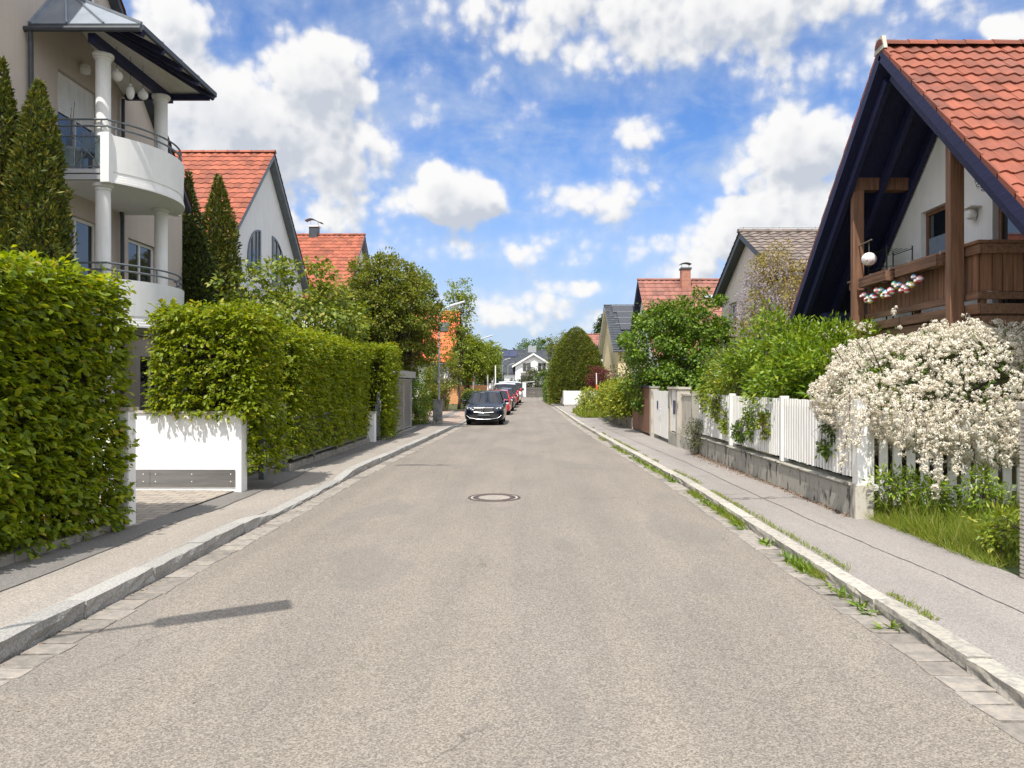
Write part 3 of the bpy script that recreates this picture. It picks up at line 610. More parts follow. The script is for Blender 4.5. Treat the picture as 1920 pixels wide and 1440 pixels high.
def setts(x_of, sgn, seed):
    mb = MB(); rr = random.Random(seed); y = -3.
    while y < 60:
        L = rr.uniform(.15, .34); x0 = x_of(y+L/2)+sgn*.014; w = GW-.02+rr.uniform(-.02, .012); z = rr.uniform(.006, .011); e = .014
        pts = [(x0, y+.01), (x0+sgn*w, y+.01), (x0+sgn*w, y+L-.01), (x0, y+L-.01)]; pts = [(px+rr.uniform(-e, e), py+rr.uniform(-e, e)) for px, py in pts]
        cx_ = sum(p[0] for p in pts)/4; cy_ = sum(p[1] for p in pts)/4
        lo = [(px, py, -.03) for px, py in pts]; mi = [(px, py, z-.004) for px, py in pts]; hi = [(px+(cx_-px)*.1, py+(cy_-py)*.1, z+rr.uniform(-.002, .002)) for px, py in pts]
        mb.add(lo+mi+hi, [(i, (i+1) % 4, 4+(i+1) % 4, 4+i) for i in range(4)] + [(4+i, 4+(i+1) % 4, 8+(i+1) % 4, 8+i) for i in range(4)] + [(8, 9, 10, 11)])
        y += L
    o = mb.build('gutter', M['sett']); o['kind'] = 'structure'
setts(xl, 1, 11); setts(xr, -1, 12)
# left pavement: pale gravelly strip along the kerb, darker asphalt strip along the gardens
mid = lambda y: xl(y)-.17-.62
sheet('pavement', [[(xl(y)-.165, y, kh(y)-.006), (mid(y)-.03, y, kh(y)*.45+.066)] for y in ys], M['pave_tan'])
sheet('pavement', [[(mid(y)+.012*math.sin(y*2.1)+.01*math.sin(y*5.3), y, kh(y)*.45+.074), (pxl(y)-.35, y, .134)] for y in ys], M['pave_dark'])
sheet('pavement', [[(xr(y)+.145, y, .078), (pxr(y)+(.3 if y > 9.3 else .12), y, .082)] for y in ys], M['pave_right'])
sheet('garden', [[(-4.7 if y < 30 else -4.25, y, .10), (-60, y, .10)] for y in ys[::4]], M['soil'])
sheet('garden', [[(pxr(y)+(.25 if y > 9.3 else .05), y, .075), (60, y, .09)] for y in ys[::2]], M['soil'])
sheet('driveway', [[(-4.4, 8.3, .136), (-4.8, 8.3, .139), (-14, 8.3, .142)], [(-4.38, 11.35, .131), (-4.8, 11.35, .139), (-14, 11.35, .142)]], M['paver'])
sheet('driveway', [[(xl(y)-.17, y, .042), (mid(y), y, .094), (-4.5, y, .14), (-12, y, .145)] for y in (31.6, 34, 38, 42, 45.8)], M['paver_pink'])
sheet('lawn', [[(xl(y)-.6, y, .15), (-9, y, .16)] for y in (46, 50, 56)], M['soil'])
# paving seam on the right pavement and thin tar joints
def seam(pts, w, z, seed=1):
    rr = random.Random(seed); mb = MB(); fine = []
    for (x0, y0), (x1, y1) in zip(pts[:-1], pts[1:]):
        n = max(2, int(math.hypot(x1-x0, y1-y0)/.06)); fine += [(x0+(x1-x0)*i/n, y0+(y1-y0)*i/n) for i in range(n)]
    off = 0
    rowA = []
    for i, (x, y) in enumerate(fine):
        off = off*.9+rr.uniform(-.006, .006); x2, y2 = fine[min(i+1, len(fine)-1)]; a, b = fine[max(0, i-1)]; d = Vector((x2-a, y2-b)).normalized(); ww = w*rr.uniform(.4, 1.2)
        nx, ny = -d.y, d.x; rowA.append([(x+nx*(off-ww/2), y+ny*(off-ww/2), z), (x+nx*(off+ww/2), y+ny*(off+ww/2), z)])
    return sheet('pavement_joint', rowA, M['tar'])
seam([(3.62, 3.2), (3.55, 6), (3.4, 9), (3.36, 12), (3.3, 16), (3.12, 20), (3.0, 24), (2.85, 30)], .016, .0835, 2)
for k, y in enumerate((11.2, 13.4, 15.1, 18.6, 22.)): seam([(xr(y)+.2, y), (3.3, y+.1)], .012, .0836, 5+k)
seam([(-3.9, 17.2), (-4.35, 17.25)], .014, .139, 8); seam([(-3.85, 21.5), (-4.2, 21.5)], .014, .139, 9)
# dark flat strip across the road, in the seam material, and a few bits of debris
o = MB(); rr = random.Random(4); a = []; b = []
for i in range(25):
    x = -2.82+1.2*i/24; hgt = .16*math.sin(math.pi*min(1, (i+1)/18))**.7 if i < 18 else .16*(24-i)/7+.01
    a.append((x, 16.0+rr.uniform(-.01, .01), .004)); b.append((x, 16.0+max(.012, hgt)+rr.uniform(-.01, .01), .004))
tag(sheet('road_strip', [a, b], M['tar']), kind='structure')
t = thing('manhole_cover', 'round cast iron manhole cover with concrete centre in the road', 'manhole cover', (-.51, 11.45, 0))
mb = MB(); c0 = Vector((-.51, 11.45, 0)); n = 48
def ring(mb, r0, r1, z0, z1):
    vs = [c0+Vector((r*math.cos(2*math.pi*k/n), r*math.sin(2*math.pi*k/n), z)) for r, z in ((r0, z0), (r1, z1)) for k in range(n)]
    mb.add(vs, [(k, (k+1) % n, n+(k+1) % n, n+k) for k in range(n)])
ring(mb, .24, .255, .005, .009); ring(mb, .255, .325, .009, .009); ring(mb, .325, .33, .009, .005); ring(mb, .355, .36, .005, .010); ring(mb, .36, .395, .010, .010); ring(mb, .395, .40, .010, .003)
for k in range(24):
    th = 2*math.pi*k/24; d = Vector((math.cos(th), math.sin(th), 0)); mb.bar(c0+d*.265+Vector((0,0,.010)), c0+d*.318+Vector((0,0,.010)), .022, .005)
mb.build('rim', M['iron'], t)
mb = MB(); ring(mb, .33, .355, .0045, .0045); mb.build('joint', M['concrete_pale'], t)
mb = MB(); mb.add([c0+Vector((.24*math.cos(2*math.pi*k/n), .24*math.sin(2*math.pi*k/n), .006)) for k in range(n)], [tuple(range(n))]); mb.build('lid_centre', M['pave_tan'], t)
# weeds along the right kerb, grass fringe, litter
r = np.random.default_rng(21)
def along(n, y0, y1, pw=1.): return y0+(y1-y0)*r.uniform(0, 1, n)**pw
cl = along(85, 4.9, 21, 1.2); dens_ = 1+.8*lump(cl[:, None]*np.array([[1, 0, 0]]), 3, 2); cl = cl[dens_ > .8]
cy = np.repeat(cl, 13)+r.normal(size=len(cl)*13)*.05
xk = np.array([xr(y) for y in cy]); P = np.stack([xk-.04-np.abs(r.normal(size=len(cy)))*.05, cy, np.full(len(cy), .003)], 1)
dd = np.stack([r.normal(size=len(cy))-.5, r.normal(size=len(cy)), r.uniform(.3, 1.3, len(cy))], 1)
o = leaf_mesh('weeds', P, dd, np.array([0, 0, 1.])+r.normal(size=P.shape)*.3, r.uniform(.05, .14, len(cy)), r.uniform(.014, .03, len(cy)), M['weed'], None, LANCE); o['kind'] = 'stuff'
gy = np.concatenate([along(900, 4.4, 6.0), along(5200, 5.8, 12), along(3000, 11, 24), along(1200, 24, 60)])
gx = np.array([xr(y) for y in gy]); k_ = lump(np.stack([gy, gx*0, gx*0], 1), 2.2, 8) > np.where(gy < 6.6, .5, np.where(gy < 24, .08, .35)); gy = gy[k_]; gx = gx[k_]
P = np.stack([gx-.02-np.abs(r.normal(size=len(gy)))*.05, gy, np.zeros(len(gy))], 1); stuff_blades('grass', P, .075, .006, 'grass', 31, .7, (-.15, 0, 0))
gy = along(3800, 5.2, 30, 1.2); gx = np.array([xr(y) for y in gy]); k_ = lump(np.stack([gy, gx*0, gx*0], 1), 1.8, 18) > .0; gy = gy[k_]; gx = gx[k_]
P = np.stack([gx+.155+np.abs(r.normal(size=len(gy)))*.035, gy, np.full(len(gy), .08)], 1); stuff_blades('grass', P, .05, .007, 'grass', 33, .7, (.2, 0, 0))
n = 5200; ly = along(n, 9.3, 18.5); lx = 4.03-np.abs(r.normal(size=n))*.085*np.interp(ly, [9, 12, 15, 17, 18.5], [.7, .6, 1.5, 1.6, .5])
P = np.stack([lx, ly, np.full(n, .087)], 1); o = leaf_mesh('gravel', P, r.normal(size=(n, 3))*np.array([1, 1, .4]), np.array([0, 0, 1.])+r.normal(size=(n, 3))*.4, r.uniform(.012, .04, n), r.uniform(.01, .025, n), M['litter'], None, DIAM); o['kind'] = 'stuff'
n = 340; P = np.stack([r.uniform(-2.9, 2.3, n), along(n, 2.2, 14), np.full(n, .004)], 1); k_ = (np.abs(P[:, 0]) > 1.6) | (r.uniform(size=n) < .12); P = P[k_]; n = len(P)
o = leaf_mesh('debris', P, r.normal(size=(n, 3))*np.array([1, 1, .1]), np.array([0, 0, 1.])+r.normal(size=(n, 3))*.2, r.uniform(.01, .035, n), r.uniform(.004, .012, n), M['litter'], None, DIAM); o['kind'] = 'stuff'
n = 900; ly = along(n, 3.5, 28); P = np.stack([np.array([xl(y) for y in ly])+np.abs(r.normal(size=n))*.05, ly, np.full(n, .008)], 1)
o = leaf_mesh('debris', P, r.normal(size=(n, 3))*np.array([1, 1, .1]), np.array([0, 0, 1.])+r.normal(size=(n, 3))*.2, r.uniform(.015, .05, n), r.uniform(.006, .018, n), M['litter'], None, DIAM); o['kind'] = 'stuff'
# ---------------------------------------------------------------- left side: near hedge, driveway, walls, hedges
HG = 'clipped hornbeam hedges along the left pavement'
hedge('tall clipped hornbeam hedge nearest on the left, with a white pillar at its far end', (-5.85, -4.56, 6.2, 8.52, .2, 2.80), 5200, .083, 6, 'hornbeam', seed=2, group=HG, faces='XytY', tl=.13, bulge=.05)
def corner(r): 
    P, O = hedge_points(-4.3, -4.02, 11.58, 12.4, .42, 1.4, 300, r, .12, .04, 9, 'Xy'); return P, O
hedge('square hornbeam hedge growing over the white driveway wall', (-5.55, -4.08, 11.24, 12.4, 1.25, 2.80), 3400, .078, 6, 'hornbeam2', corner, seed=3, group=HG, faces='xXyYt', core=.34, tl=.13, bulge=.05)
hedge('long hornbeam hedge with grey railings showing below it, beyond the gate', (-5.5, -4.34, 13.95, 20.4, .42, 2.68), 7600, .078, 6, 'hornbeam2', seed=4, group=HG, faces='Xyt', bulge=.06, tl=.13)
hedge('short narrow hornbeam hedge right before the metal bin shelter', (-5.0, -4.02, 21.5, 23.2, .2, 2.8), 1900, .08, 6, 'hornbeam2', seed=5, group=HG, faces='Xyt', bulge=.05, tl=.13)
t = thing('gate_pillar', 'narrow white rendered pillar at the end of the nearest hedge', 'pillar', (-4.44, 8.5, .1))
MB().box((-4.62, 8.46, .08), (-4.46, 8.62, 1.42)).build('shaft', M['stucco_white'], t, bevel=.012)
MB().box((-4.64, 8.44, 1.42), (-4.44, 8.64, 1.46)).build('cap', M['concrete_pale'], t)
def edging(label, pts, z0, z1, w=.12):
    mb = MB(); rr = random.Random(len(label))
    for (x0, y0), (x1, y1) in zip(pts[:-1], pts[1:]):
        n = max(1, round(math.hypot(x1-x0, y1-y0)/1.)); 
        for i in range(n):
            a = (x0+(x1-x0)*(i+.006)/n, y0+(y1-y0)*(i+.006)/n, (z0+z1)/2+rr.uniform(-.006, .006)); b = (x0+(x1-x0)*(i+.994)/n, y0+(y1-y0)*(i+.994)/n, (z0+z1)/2+rr.uniform(-.006, .006)); mb.bar(a, b, w, z1-z0)
    return tag(mb.build('edging', M['concrete_edge'], bevel=.01), label, 'edging')
edging('grey concrete edging under the nearest hedge', [(-4.66, 5.9), (-4.53, 8.4)], .05, .215)
edging('grey concrete edging under the long hedge with railings', [(-4.42, 13.95), (-4.36, 20.6)], .05, .25)
edging('grey concrete edging in front of the bin shelter', [(-4.1, 21.4), (-4.08, 27.4)], .05, .19, .1)
t = thing('garden_wall', 'low white rendered wall facing the driveway with a metal plinth strip', 'wall', (-6.6, 11.4, .1))
MB().box((-9.3, 11.28, .06), (-4.27, 11.52, 1.28)).build('wall', M['stucco_white'], t, bevel=.01)
MB().box((-9.3, 11.26, 1.283), (-4.25, 11.54, 1.315)).build('coping', M['concrete_pale'], t)
mb = MB(); mb.box((-6.9, 11.262, .19), (-5.625, 11.278, .445)); mb.box((-5.62, 11.262, .19), (-4.36, 11.278, .445)); st = mb.build('plinth_strip', M['steel'], t)
mb = MB()
for x in (-5.72, -5.54, -5.0, -4.42):
    for z in (.27, .38): mb.prism([(x+.008*math.cos(a*math.pi/4), 11.261, z+.008*math.sin(a*math.pi/4)) for a in range(8)], (0, -.006, 0))
mb.build('screws', M['white_paint'], st)
t = thing('garden_gate', 'dark grey railing gate between two hornbeam hedges', 'gate', (-4.5, 13.3, .14))
mb = MB()
for y in np.arange(12.86, 13.78, .105): mb.tube([(-4.47, y, .24), (-4.47, y, 1.22)], .009, 6)
for z in (.26, 1.18): mb.box((-4.485, 12.8, z), (-4.455, 13.8, z+.035))
mb.build('leaf', M['rail_metal'], t)
for y in (12.74, 13.86): MB().box((-4.52, y-.045, .1), (-4.43, y+.045, 1.36)).build('post', M['rail_metal'], t, bevel=.006)
mb = MB(); mb.box((-4.45, 13.70, .78), (-4.42, 13.78, .96)); mb.tube([(-4.42, 13.72, .9), (-4.39, 13.72, .9), (-4.385, 13.62, .9)], .01, 6); mb.build('handle', M['galv'], t)
t = thing('railing_fence', 'grey metal railing fence overgrown by the long hedge', 'fence', (-4.42, 17.2, .2))
mb = MB()
for y in np.arange(14.05, 20.5, .11): mb.tube([(-4.36, y, .3), (-4.36, y, 1.1)], .007, 5)
for z in (.32, 1.08): mb.box((-4.375, 14, z), (-4.345, 20.5, z+.03))
mb.build('bars', M['rail_metal'], t)
for y in (15.4, 17.2, 19.): MB().box((-4.385, y-.025, .2), (-4.335, y+.025, 1.15)).build('post', M['rail_metal'], t)
t = thing('gate_pillar', 'short white pillar between the long hedge and the second gate', 'pillar', (-4.3, 20.85, .1))
MB().box((-4.42, 20.75, .05), (-4.2, 20.97, .92)).build('shaft', M['stucco_white'], t, bevel=.012)
MB().box((-4.44, 20.73, .92), (-4.18, 20.99, .96)).build('cap', M['concrete_pale'], t)
t = thing('garden_gate', 'small grey gate just before the bin shelter hedge', 'gate', (-4.25, 21.25, .14))
mb = MB()
for y in np.arange(21.02, 21.42, .1): mb.tube([(-4.24, y, .25), (-4.24, y, 1.15)], .009, 6)
for z in (.26, 1.12): mb.box((-4.255, 21, z), (-4.225, 21.42, z+.035))
mb.build('leaf', M['rail_metal'], t)
MB().box((-4.28, 21.42, .1), (-4.19, 21.5, 1.5)).build('post', M['rail_metal'], t, bevel=.006)
MB().box((-4.188, 21.43, .95), (-4.165, 21.49, 1.25)).build('intercom', M['alu'], t)
t = thing('bin_shelter', 'steel bin shelter with panelled doors and flat roof on the left pavement', 'bin shelter', (-4.9, 25.5, .14))
mb = MB(); mb.box((-5.6, 23.85, .15), (-4.26, 23.93, 2.0)); mb.box((-5.6, 27.1, .15), (-4.26, 27.18, 2.0)); mb.box((-5.62, 23.93, .15), (-5.55, 27.1, 2.0)); mb.build('side_panel', M['steel'], t)
mb = MB(); mb.box((-5.7, 23.65, 2.0), (-4.08, 27.4, 2.12)); rf = mb.build('roof', M['zinc'], t, bevel=.01)
MB().box((-4.09, 23.64, 1.93), (-4.06, 27.41, 2.16)).build('fascia', M['galv'], rf)
for y0 in (23.95, 25.55):
    mb = MB(); mb.box((-4.25, y0+.02, .2), (-4.20, y0+1.52, 1.9)); dr = mb.build('door', M['steel'], t)
    mb = MB()
    for a, b in (((y0+.02, .2), (y0+1.52, .25)), ((y0+.02, 1.85), (y0+1.52, 1.9)), ((y0+.02, .25), (y0+.07, 1.85)), ((y0+1.47, .25), (y0+1.52, 1.85))): mb.box((-4.2, a[0], a[1]), (-4.185, b[0], b[1]))
    mb.build('frame', M['galv'], dr)
    mb = MB(); yh = y0+1.36; mb.tube([(-4.2, yh, .95), (-4.13, yh, .97), (-4.13, yh, 1.13), (-4.2, yh, 1.15)], .012, 6); mb.build('handle', M['galv'], dr)
for y in (23.88, 25.5, 27.14): MB().box((-4.27, y-.04, .1), (-4.17, y+.04, 2.0)).build('post', M['galv'], t)
# ---------------------------------------------------------------- taupe house with the balconies
A, Arf = gable_house('taupe three storey house with rounded white balconies and a metal canopy', -9.5, -1, 14.15, 13.7, 1.06, 6.65, 6.65, 11, .22, 'stucco_taupe', 'tile_red',
  holes=[(15.3, 16.75, 3.0, 5.25), (18.0, 19.35, 2.95, 5.2), (15.3, 16.75, 6.0, 8.1), (15.85, 16.75, 9.75, 11.1), (12.45, 13.72, 6.1, 7.5), (18.55, 19.85, .12, 2.4)], trim='dark_metal', frame='white_paint', seed=3, seg=4, eave=.06, gutter=False, thick=.1)
hole_sh = [o for o in A.children if o.name.startswith('window')]
mb = MB()
for i in range(13): mb.box((-9.62, 15.37, 8.03-.058*(i+1)+.007), (-9.58, 16.68, 8.03-.058*i))
mb.build('shutter', M['white_paint'], hole_sh[2])
for k, (zb_, up) in enumerate(((2.88, 0), (5.7, 1))):
    b = MB(); ctr = (-9.65, 16.35); R_ = 2.0
    arc = lambda r, n=22: [(ctr[0]+r*math.cos(a), ctr[1]+r*math.sin(a)) for a in np.linspace(math.radians(-46), math.radians(46), n)]
    ar = arc(R_-.02); b.prism([(-9.5, 14.9, zb_)]+[(x, y, zb_) for x, y in ar]+[(-9.5, ar[-1][1], zb_)], (0, 0, .24))
    bal = b.build('balcony', M['stucco_white'], A)
    b = MB(); prof = [(0, 0), (.0, .045), (.014, .05), (.014, .10), (.028, .105), (.028, .155), (.042, .16), (.042, .22), (.03, .225), (.03, .94), (-.11, .94), (-.11, .0)]
    prof = [(.042-d_ if i < 9 else d_, z) for i, (d_, z) in enumerate(prof)]
    rows = [[(ctr[0]+(R_+d_)*math.cos(a), ctr[1]+(R_+d_)*math.sin(a), zb_-.012+z) for d_, z in prof] for a in np.linspace(math.radians(-46), math.radians(46), 26)]
    n = len(prof); b.add([p for q in rows for p in q], [(i*n+j, i*n+(j+1) % n, (i+1)*n+(j+1) % n, (i+1)*n+j) for i in range(25) for j in range(n)] + [tuple(range(n-1, -1, -1)), tuple(25*n+j for j in range(n))])
    b.build('parapet', M['stucco_white'], bal, smooth='auto')
    for s in (-1, 1):
        a = math.radians(46.5*s); px, py = ctr[0]+2.*math.cos(a), ctr[1]+2.*math.sin(a); b = MB(); b.box((px-.10, py-.09, zb_-.03), (px+.075, py+.07, zb_+.955)); b.build('pier', M['stucco_white'], bal, bevel=.012)
    px, py = ar[-1]; b = MB(); b.box((-9.48, py+.0, zb_-.0), (px-.1, py+.1, zb_+.93)); b.build('side_parapet', M['stucco_white'], bal, bevel=.012)
    rl = MB(); zt = zb_+.93
    for z in (.30, .17):
        rl.tube([(x, y, zt+z) for x, y in arc(R_-.04)], .021, 8); rl.tube([(-9.48, 14.9, zt+z), (ar[0][0], 14.9, zt+z)], .021, 8)
    for i in (1, 7, 14, 20): x, y = arc(R_-.04)[i]; rl.tube([(x, y, zt-.02), (x, y, zt+.31)], .015, 6)
    xa, xb = -9.46, ar[0][0]-.12
    for x in (xa, (xa+xb)/2, xb): rl.tube([(x, 14.9, zb_+.24), (x, 14.9, zt+.31)], .016, 6)
    for c in ((xa, (xa+xb)/2), ((xa+xb)/2, xb)):
        for z0_, z1_ in ((.3, .88), (.88, .3)): rl.tube([(c[0], 14.89, zb_+z0_), (c[1], 14.89, zb_+z1_)], .009, 6)
    for z in (.3, .9): rl.box((xa, 14.885, zb_+z-.012), (xb, 14.915, zb_+z+.012))
    rl.build('railing', M['rail_metal'], bal)
    MB().box((xa, 14.925, zb_+.3), (xb, 14.935, zb_+.92)).build('glass_panel', M['glass_clear'], bal)
    b = MB(); b.box((-9.49, 14.82, zb_+.03), (ar[0][0]-.1, 14.898, zb_+.13)); b.box((-9.49, 14.80, zb_+.15), (ar[0][0]-.1, 14.897, zb_+.23)); b.build('edge_trim', M['alu'], bal)
    zc = zb_+.24; zt = zb_+2.82+.0 if not up else 8.28
    for x, y in ((-8.46, 15.08), (-8.36, 17.25)):
        b = MB(); h = zt-zc; b.lathe((x, y, zc), [(.15, 0), (.15, .03), (.142, .05), (.138, h-.14), (.15, h-.135), (.155, h-.11), (.15, h-.09), (.19, h-.07), (.20, h-.02), (.19, h)], 28)
        b.build('column', M['white_paint'], bal, smooth='auto')
for x, y in ((-8.42, 15.15), (-8.36, 17.25)):
    MB().lathe((x, y, .1), [(.15, 0), (.14, .05), (.138, 2.6), (.19, 2.7), (.19, 2.78)], 24).build('column', M['white_paint'], A, smooth='auto')
MB().box((-8.45, 17.9, .1), (-8.1, 18.15, 2.7)).build('pier', M['stucco_white'], A)
Ta, Tb, Tc, Td, Tt = Vector((-9.48, 14.4, 8.5)), Vector((-7.35, 14.4, 8.5)), Vector((-7.35, 17.8, 8.5)), Vector((-9.48, 17.8, 8.5)), Vector((-9.48, 15.3, 9.6))
b = MB(); dz = Vector((0, 0, .07)); b.add([Ta+dz, Tb+dz, Tc+dz, Td+dz, Tt+dz, Ta, Tb, Tc, Td], [(0, 1, 4), (1, 2, 4), (2, 3, 4), (0, 5, 6, 1), (1, 6, 7, 2), (2, 7, 8, 3)]); can = b.build('canopy', M['zinc'], A)
b = MB(); q = Vector((0, 0, -.02)); b.add([Ta+q, Tb+q, Tc+q, Td+q, Tt+q*3], [(0, 4, 1), (1, 4, 2), (2, 4, 3)]); b.build('boarding', M['white_paint'], can)
b = MB(); nn = Vector((0, 0, .085))
for f in (.33, .66): b.bar(Ta.lerp(Tb, f)+nn, Tt.lerp(Tb, f*.25)+nn, .03, .05)
b.bar(Tb+nn, Tt+nn, .045, .05); b.bar(Ta+nn, Tt+nn, .06, .06)
for f in (.25, .5, .75): b.bar(Tb.lerp(Tc, f)+nn, Tt+nn, .03, .05)
b.build('seam', M['zinc'], can)
b = MB(); e = Vector((0, 0, -.085))
for f in (0.02, .26, .5, .74, .98): b.bar(Tt+e*1.2, Tb.lerp(Tc, f)+e, .085, .12)
b.bar((-8.36, 14.5, 8.36), (-8.36, 17.7, 8.36), .14, .17); b.bar((-9.4, 17.7, 8.42), (-7.45, 17.7, 8.42), .09, .13)
b.build('rafter', M['wood_shade_blue'], can)
b = MB()
for a, c in ((Ta, Tb), (Tb, Tc), (Tc, Td)): b.bar(a+Vector((0, 0, .01)), c+Vector((0, 0, .01)), .075, .10)
b.tube([(-9.5, 14.28, 8.42), (-7.3, 14.28, 8.42)], .055, 8); b.build('gutter', M['dark_metal'], can)
b = MB(); b.tube([(-9.4, 14.3, 8.4), (-9.42, 14.35, 8.2), (-9.42, 14.42, .1)], .045, 8); b.build('drainpipe', M['dark_metal'], A)
b = MB(); b.tube([(-9.42, 17.62, 8.35), (-9.42, 17.62, 5.95)], .04, 8); b.tube([(-9.42, 17.55, 5.7), (-9.40, 17.55, 5.55), (-9.40, 17.55, .1)], .045, 8); b.build('drainpipe', M['dark_metal'], A)
b = MB(); b.lathe((-9.42, 16.1, 8.3), [(.02, 0), (.10, .03), (.12, .1), (.10, .19), (.03, .22)], 14); b.build('wall_lamp', M['paper'], A)
for lab, x, y, z, rr_, sz in (('round white paper lantern hanging nearest under the balcony canopy', -8.42, 15.5, 8.03, .115, 1.), ('slim tall white paper lantern, middle one under the canopy', -8.38, 15.95, 7.86, .085, 1.75), ('small round white paper lantern hanging farthest under the canopy', -8.34, 16.4, 7.98, .105, 1.)):
    t = thing('paper_lantern', lab, 'lantern', (x, y, z), 'paper lanterns under the balcony canopy')
    MB().ball((x, y, z), rr_, 16, 10, sz).build('shade', M['paper'], t, smooth=True)
    MB().tube([(x, y, z+rr_*sz*.98), (x, y, 8.62)], .005, 5).build('cord', M['black_metal'], t)
    MB().lathe((x, y, z+rr_*sz*.96), [(.03, 0), (.03, .03)], 10).build('cap', M['white_paint'], t)
t = thing('plant_pot', 'pale grey plant pot with bare stems behind the balcony glass', 'plant pot', (-9.2, 15.2, 5.94))
MB().lathe((-9.2, 15.2, 5.94), [(.13, 0), (.2, .42), (.22, .44), (.22, .5), (.18, .5), (.17, .4)], 18).build('pot', M['pot_grey'], t, smooth='auto')
b = MB()
for k in range(5): b.tube([(-9.2, 15.2, 6.35), (-9.2+.05*(k-2), 15.2+.03*(k % 3-1), 6.9+.12*k)], .006, 4)
b.build('stems', M['bark_pale'], t)
def chair(label, x, y, rz):
    t = thing('balcony_chair', label, 'chair', (0, 0, 0), 'grey chairs on the upper balcony'); 
    MB().box((-.24, -.22, .42), (.24, .24, .49)).build('seat', M['cushion'], t, bevel=.02)
    MB().box((-.24, .22, .5), (.24, .28, .98)).build('backrest', M['cushion'], t, bevel=.02)
    for sx in (-.21, .21):
        for sy in (-.19, .22): MB().tube([(sx, sy, 0), (sx, sy, .42)], .016, 6).build('leg', M['alu'], t)
    t.location = (x, y, 5.94); t.rotation_euler = (0, 0, rz)
chair('grey chair with blue grey cushion beside the plant pot on the upper balcony', -8.85, 15.45, .5); chair('grey chair at the far side of the balcony table', -8.9, 16.65, 2.6)
t = thing('balcony_table', 'small grey table with a white cloth on the upper balcony', 'table', (-8.85, 16.05, 5.94))
MB().box((-9.15, 15.75, 6.62), (-8.5, 16.35, 6.66)).build('tabletop', M['alu'], t); b = MB(); b.box((-9.16, 15.74, 6.661), (-8.49, 16.36, 6.675)); b.build('cloth', M['white_paint'], t)
for sx in (-9.1, -8.55):
    for sy in (15.8, 16.3): MB().tube([(sx, sy, 5.94), (sx, sy, 6.62)], .018, 6).build('leg', M['alu'], t)
t = thing('watering_can', 'pink watering can behind the balcony parapet rail', 'watering can', (-8.05, 17.3, 6.45))
MB().lathe((-8.05, 17.3, 6.45), [(.09, 0), (.1, .02), (.09, .2), (.05, .24)], 14).build('body', M['pink'], t, smooth='auto')
b = MB(); b.tube([(-8.05, 17.38, 6.5), (-8.02, 17.5, 6.66)], .018, 6); b.build('spout', M['pink'], t)
b = MB(); b.tube([(-8.05, 17.21, 6.6), (-8.05, 17.14, 6.6), (-8.05, 17.16, 6.5), (-8.05, 17.21, 6.48)], .012, 6); b.build('handle', M['pink'], t)
shrub('dark balcony plants along the upper parapet', (-8.3, 16.3, 6.62), (.3, .8, .12), 30, 30, .06, 'dark', 91, z0=5.95, cat='plant', name='balcony_plant', cr=.1, r0=.01)
# ---------------------------------------------------------------- evergreens and houses with arched windows
TG = 'columnar thujas in the left gardens'
pr = [(0, .28), (.06, .42), (.3, .5), (.6, .46), (.8, .33), (.92, .18), (1, .03)]
conifer('thuja', 'columnar thuja at the left edge with the taller pointed top', (-8.35, 12.0, .1), 6.75, [(a, b*.88) for a, b in pr], 26000, .085, 'thuja', 11, TG)
conifer('thuja', 'bushier columnar thuja in front of the balcony railing', (-7.75, 12.0, .1), 6.4, [(a, b*.92) for a, b in pr], 26000, .085, 'thuja', 12, TG)
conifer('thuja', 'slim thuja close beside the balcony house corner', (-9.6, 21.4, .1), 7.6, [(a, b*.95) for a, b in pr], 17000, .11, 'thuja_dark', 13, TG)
conifer('thuja', 'broad thuja with rounded top before the white gable house', (-9.0, 22.0, .1), 7.65, [(a, b*1.35) for a, b in pr], 24000, .11, 'thuja', 14, TG)
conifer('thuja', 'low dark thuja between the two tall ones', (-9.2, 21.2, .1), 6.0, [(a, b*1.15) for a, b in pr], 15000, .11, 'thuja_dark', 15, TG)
def arch_window(parent, name, xg, y0, y1, z0, z1, side):
    """quarter-round window: tall edge at y1 (side=+1) or at y0 (side=-1)"""
    k = 10; w = y1-y0; hh = z1-z0; lowz = z0+hh*.22
    if side > 0: poly = [(y1, z0), (y0, z0)] + [(y0+w*(1-math.cos(a)), lowz+(z1-lowz)*math.sin(a)) for a in np.linspace(0, math.pi/2, k)]
    else: poly = [(y0, z0), (y1, z0)] + [(y1-w*(1-math.cos(a)), lowz+(z1-lowz)*math.sin(a)) for a in np.linspace(0, math.pi/2, k)]
    mb = MB(); n = len(poly); cy_, cz_ = sum(p[0] for p in poly)/n, sum(p[1] for p in poly)/n; inn = [(y+(cy_-y)*.16, z+(cz_-z)*.13) for y, z in poly]
    vs = [(xg+.05, y, z) for y, z in poly]+[(xg+.05, y, z) for y, z in inn]+[(xg-.0, y, z) for y, z in poly]+[(xg-.0, y, z) for y, z in inn]
    mb.add(vs, [(i, (i+1) % n, n+(i+1) % n, n+i) for i in range(n)]+[(i, (i+1) % n, 2*n+(i+1) % n, 2*n+i) for i in range(n)]+[(n+i, n+(i+1) % n, 3*n+(i+1) % n, 3*n+i) for i in range(n)])
    for f in (.36, .68):
        y = y0+w*f; q = (y-y0)/w if side > 0 else (y1-y)/w; zt = lowz+(z1-lowz)*math.sin(math.acos(max(-1, 1-q)))
        mb.box((xg+.006, y-.035, z0+.04), (xg+.045, y+.035, zt-.03))
    f = mb.build(name, M['rail_metal'], parent)
    p = MB(); p.prism([(xg+.006, y, z) for y, z in inn], (.012, 0, 0)); p.build('pane', M['glass'], f)
    MB().box((xg, y0-.05, z0-.06), (xg+.09, y1+.05, z0-.002)).build('sill', M['dark_metal'], f)
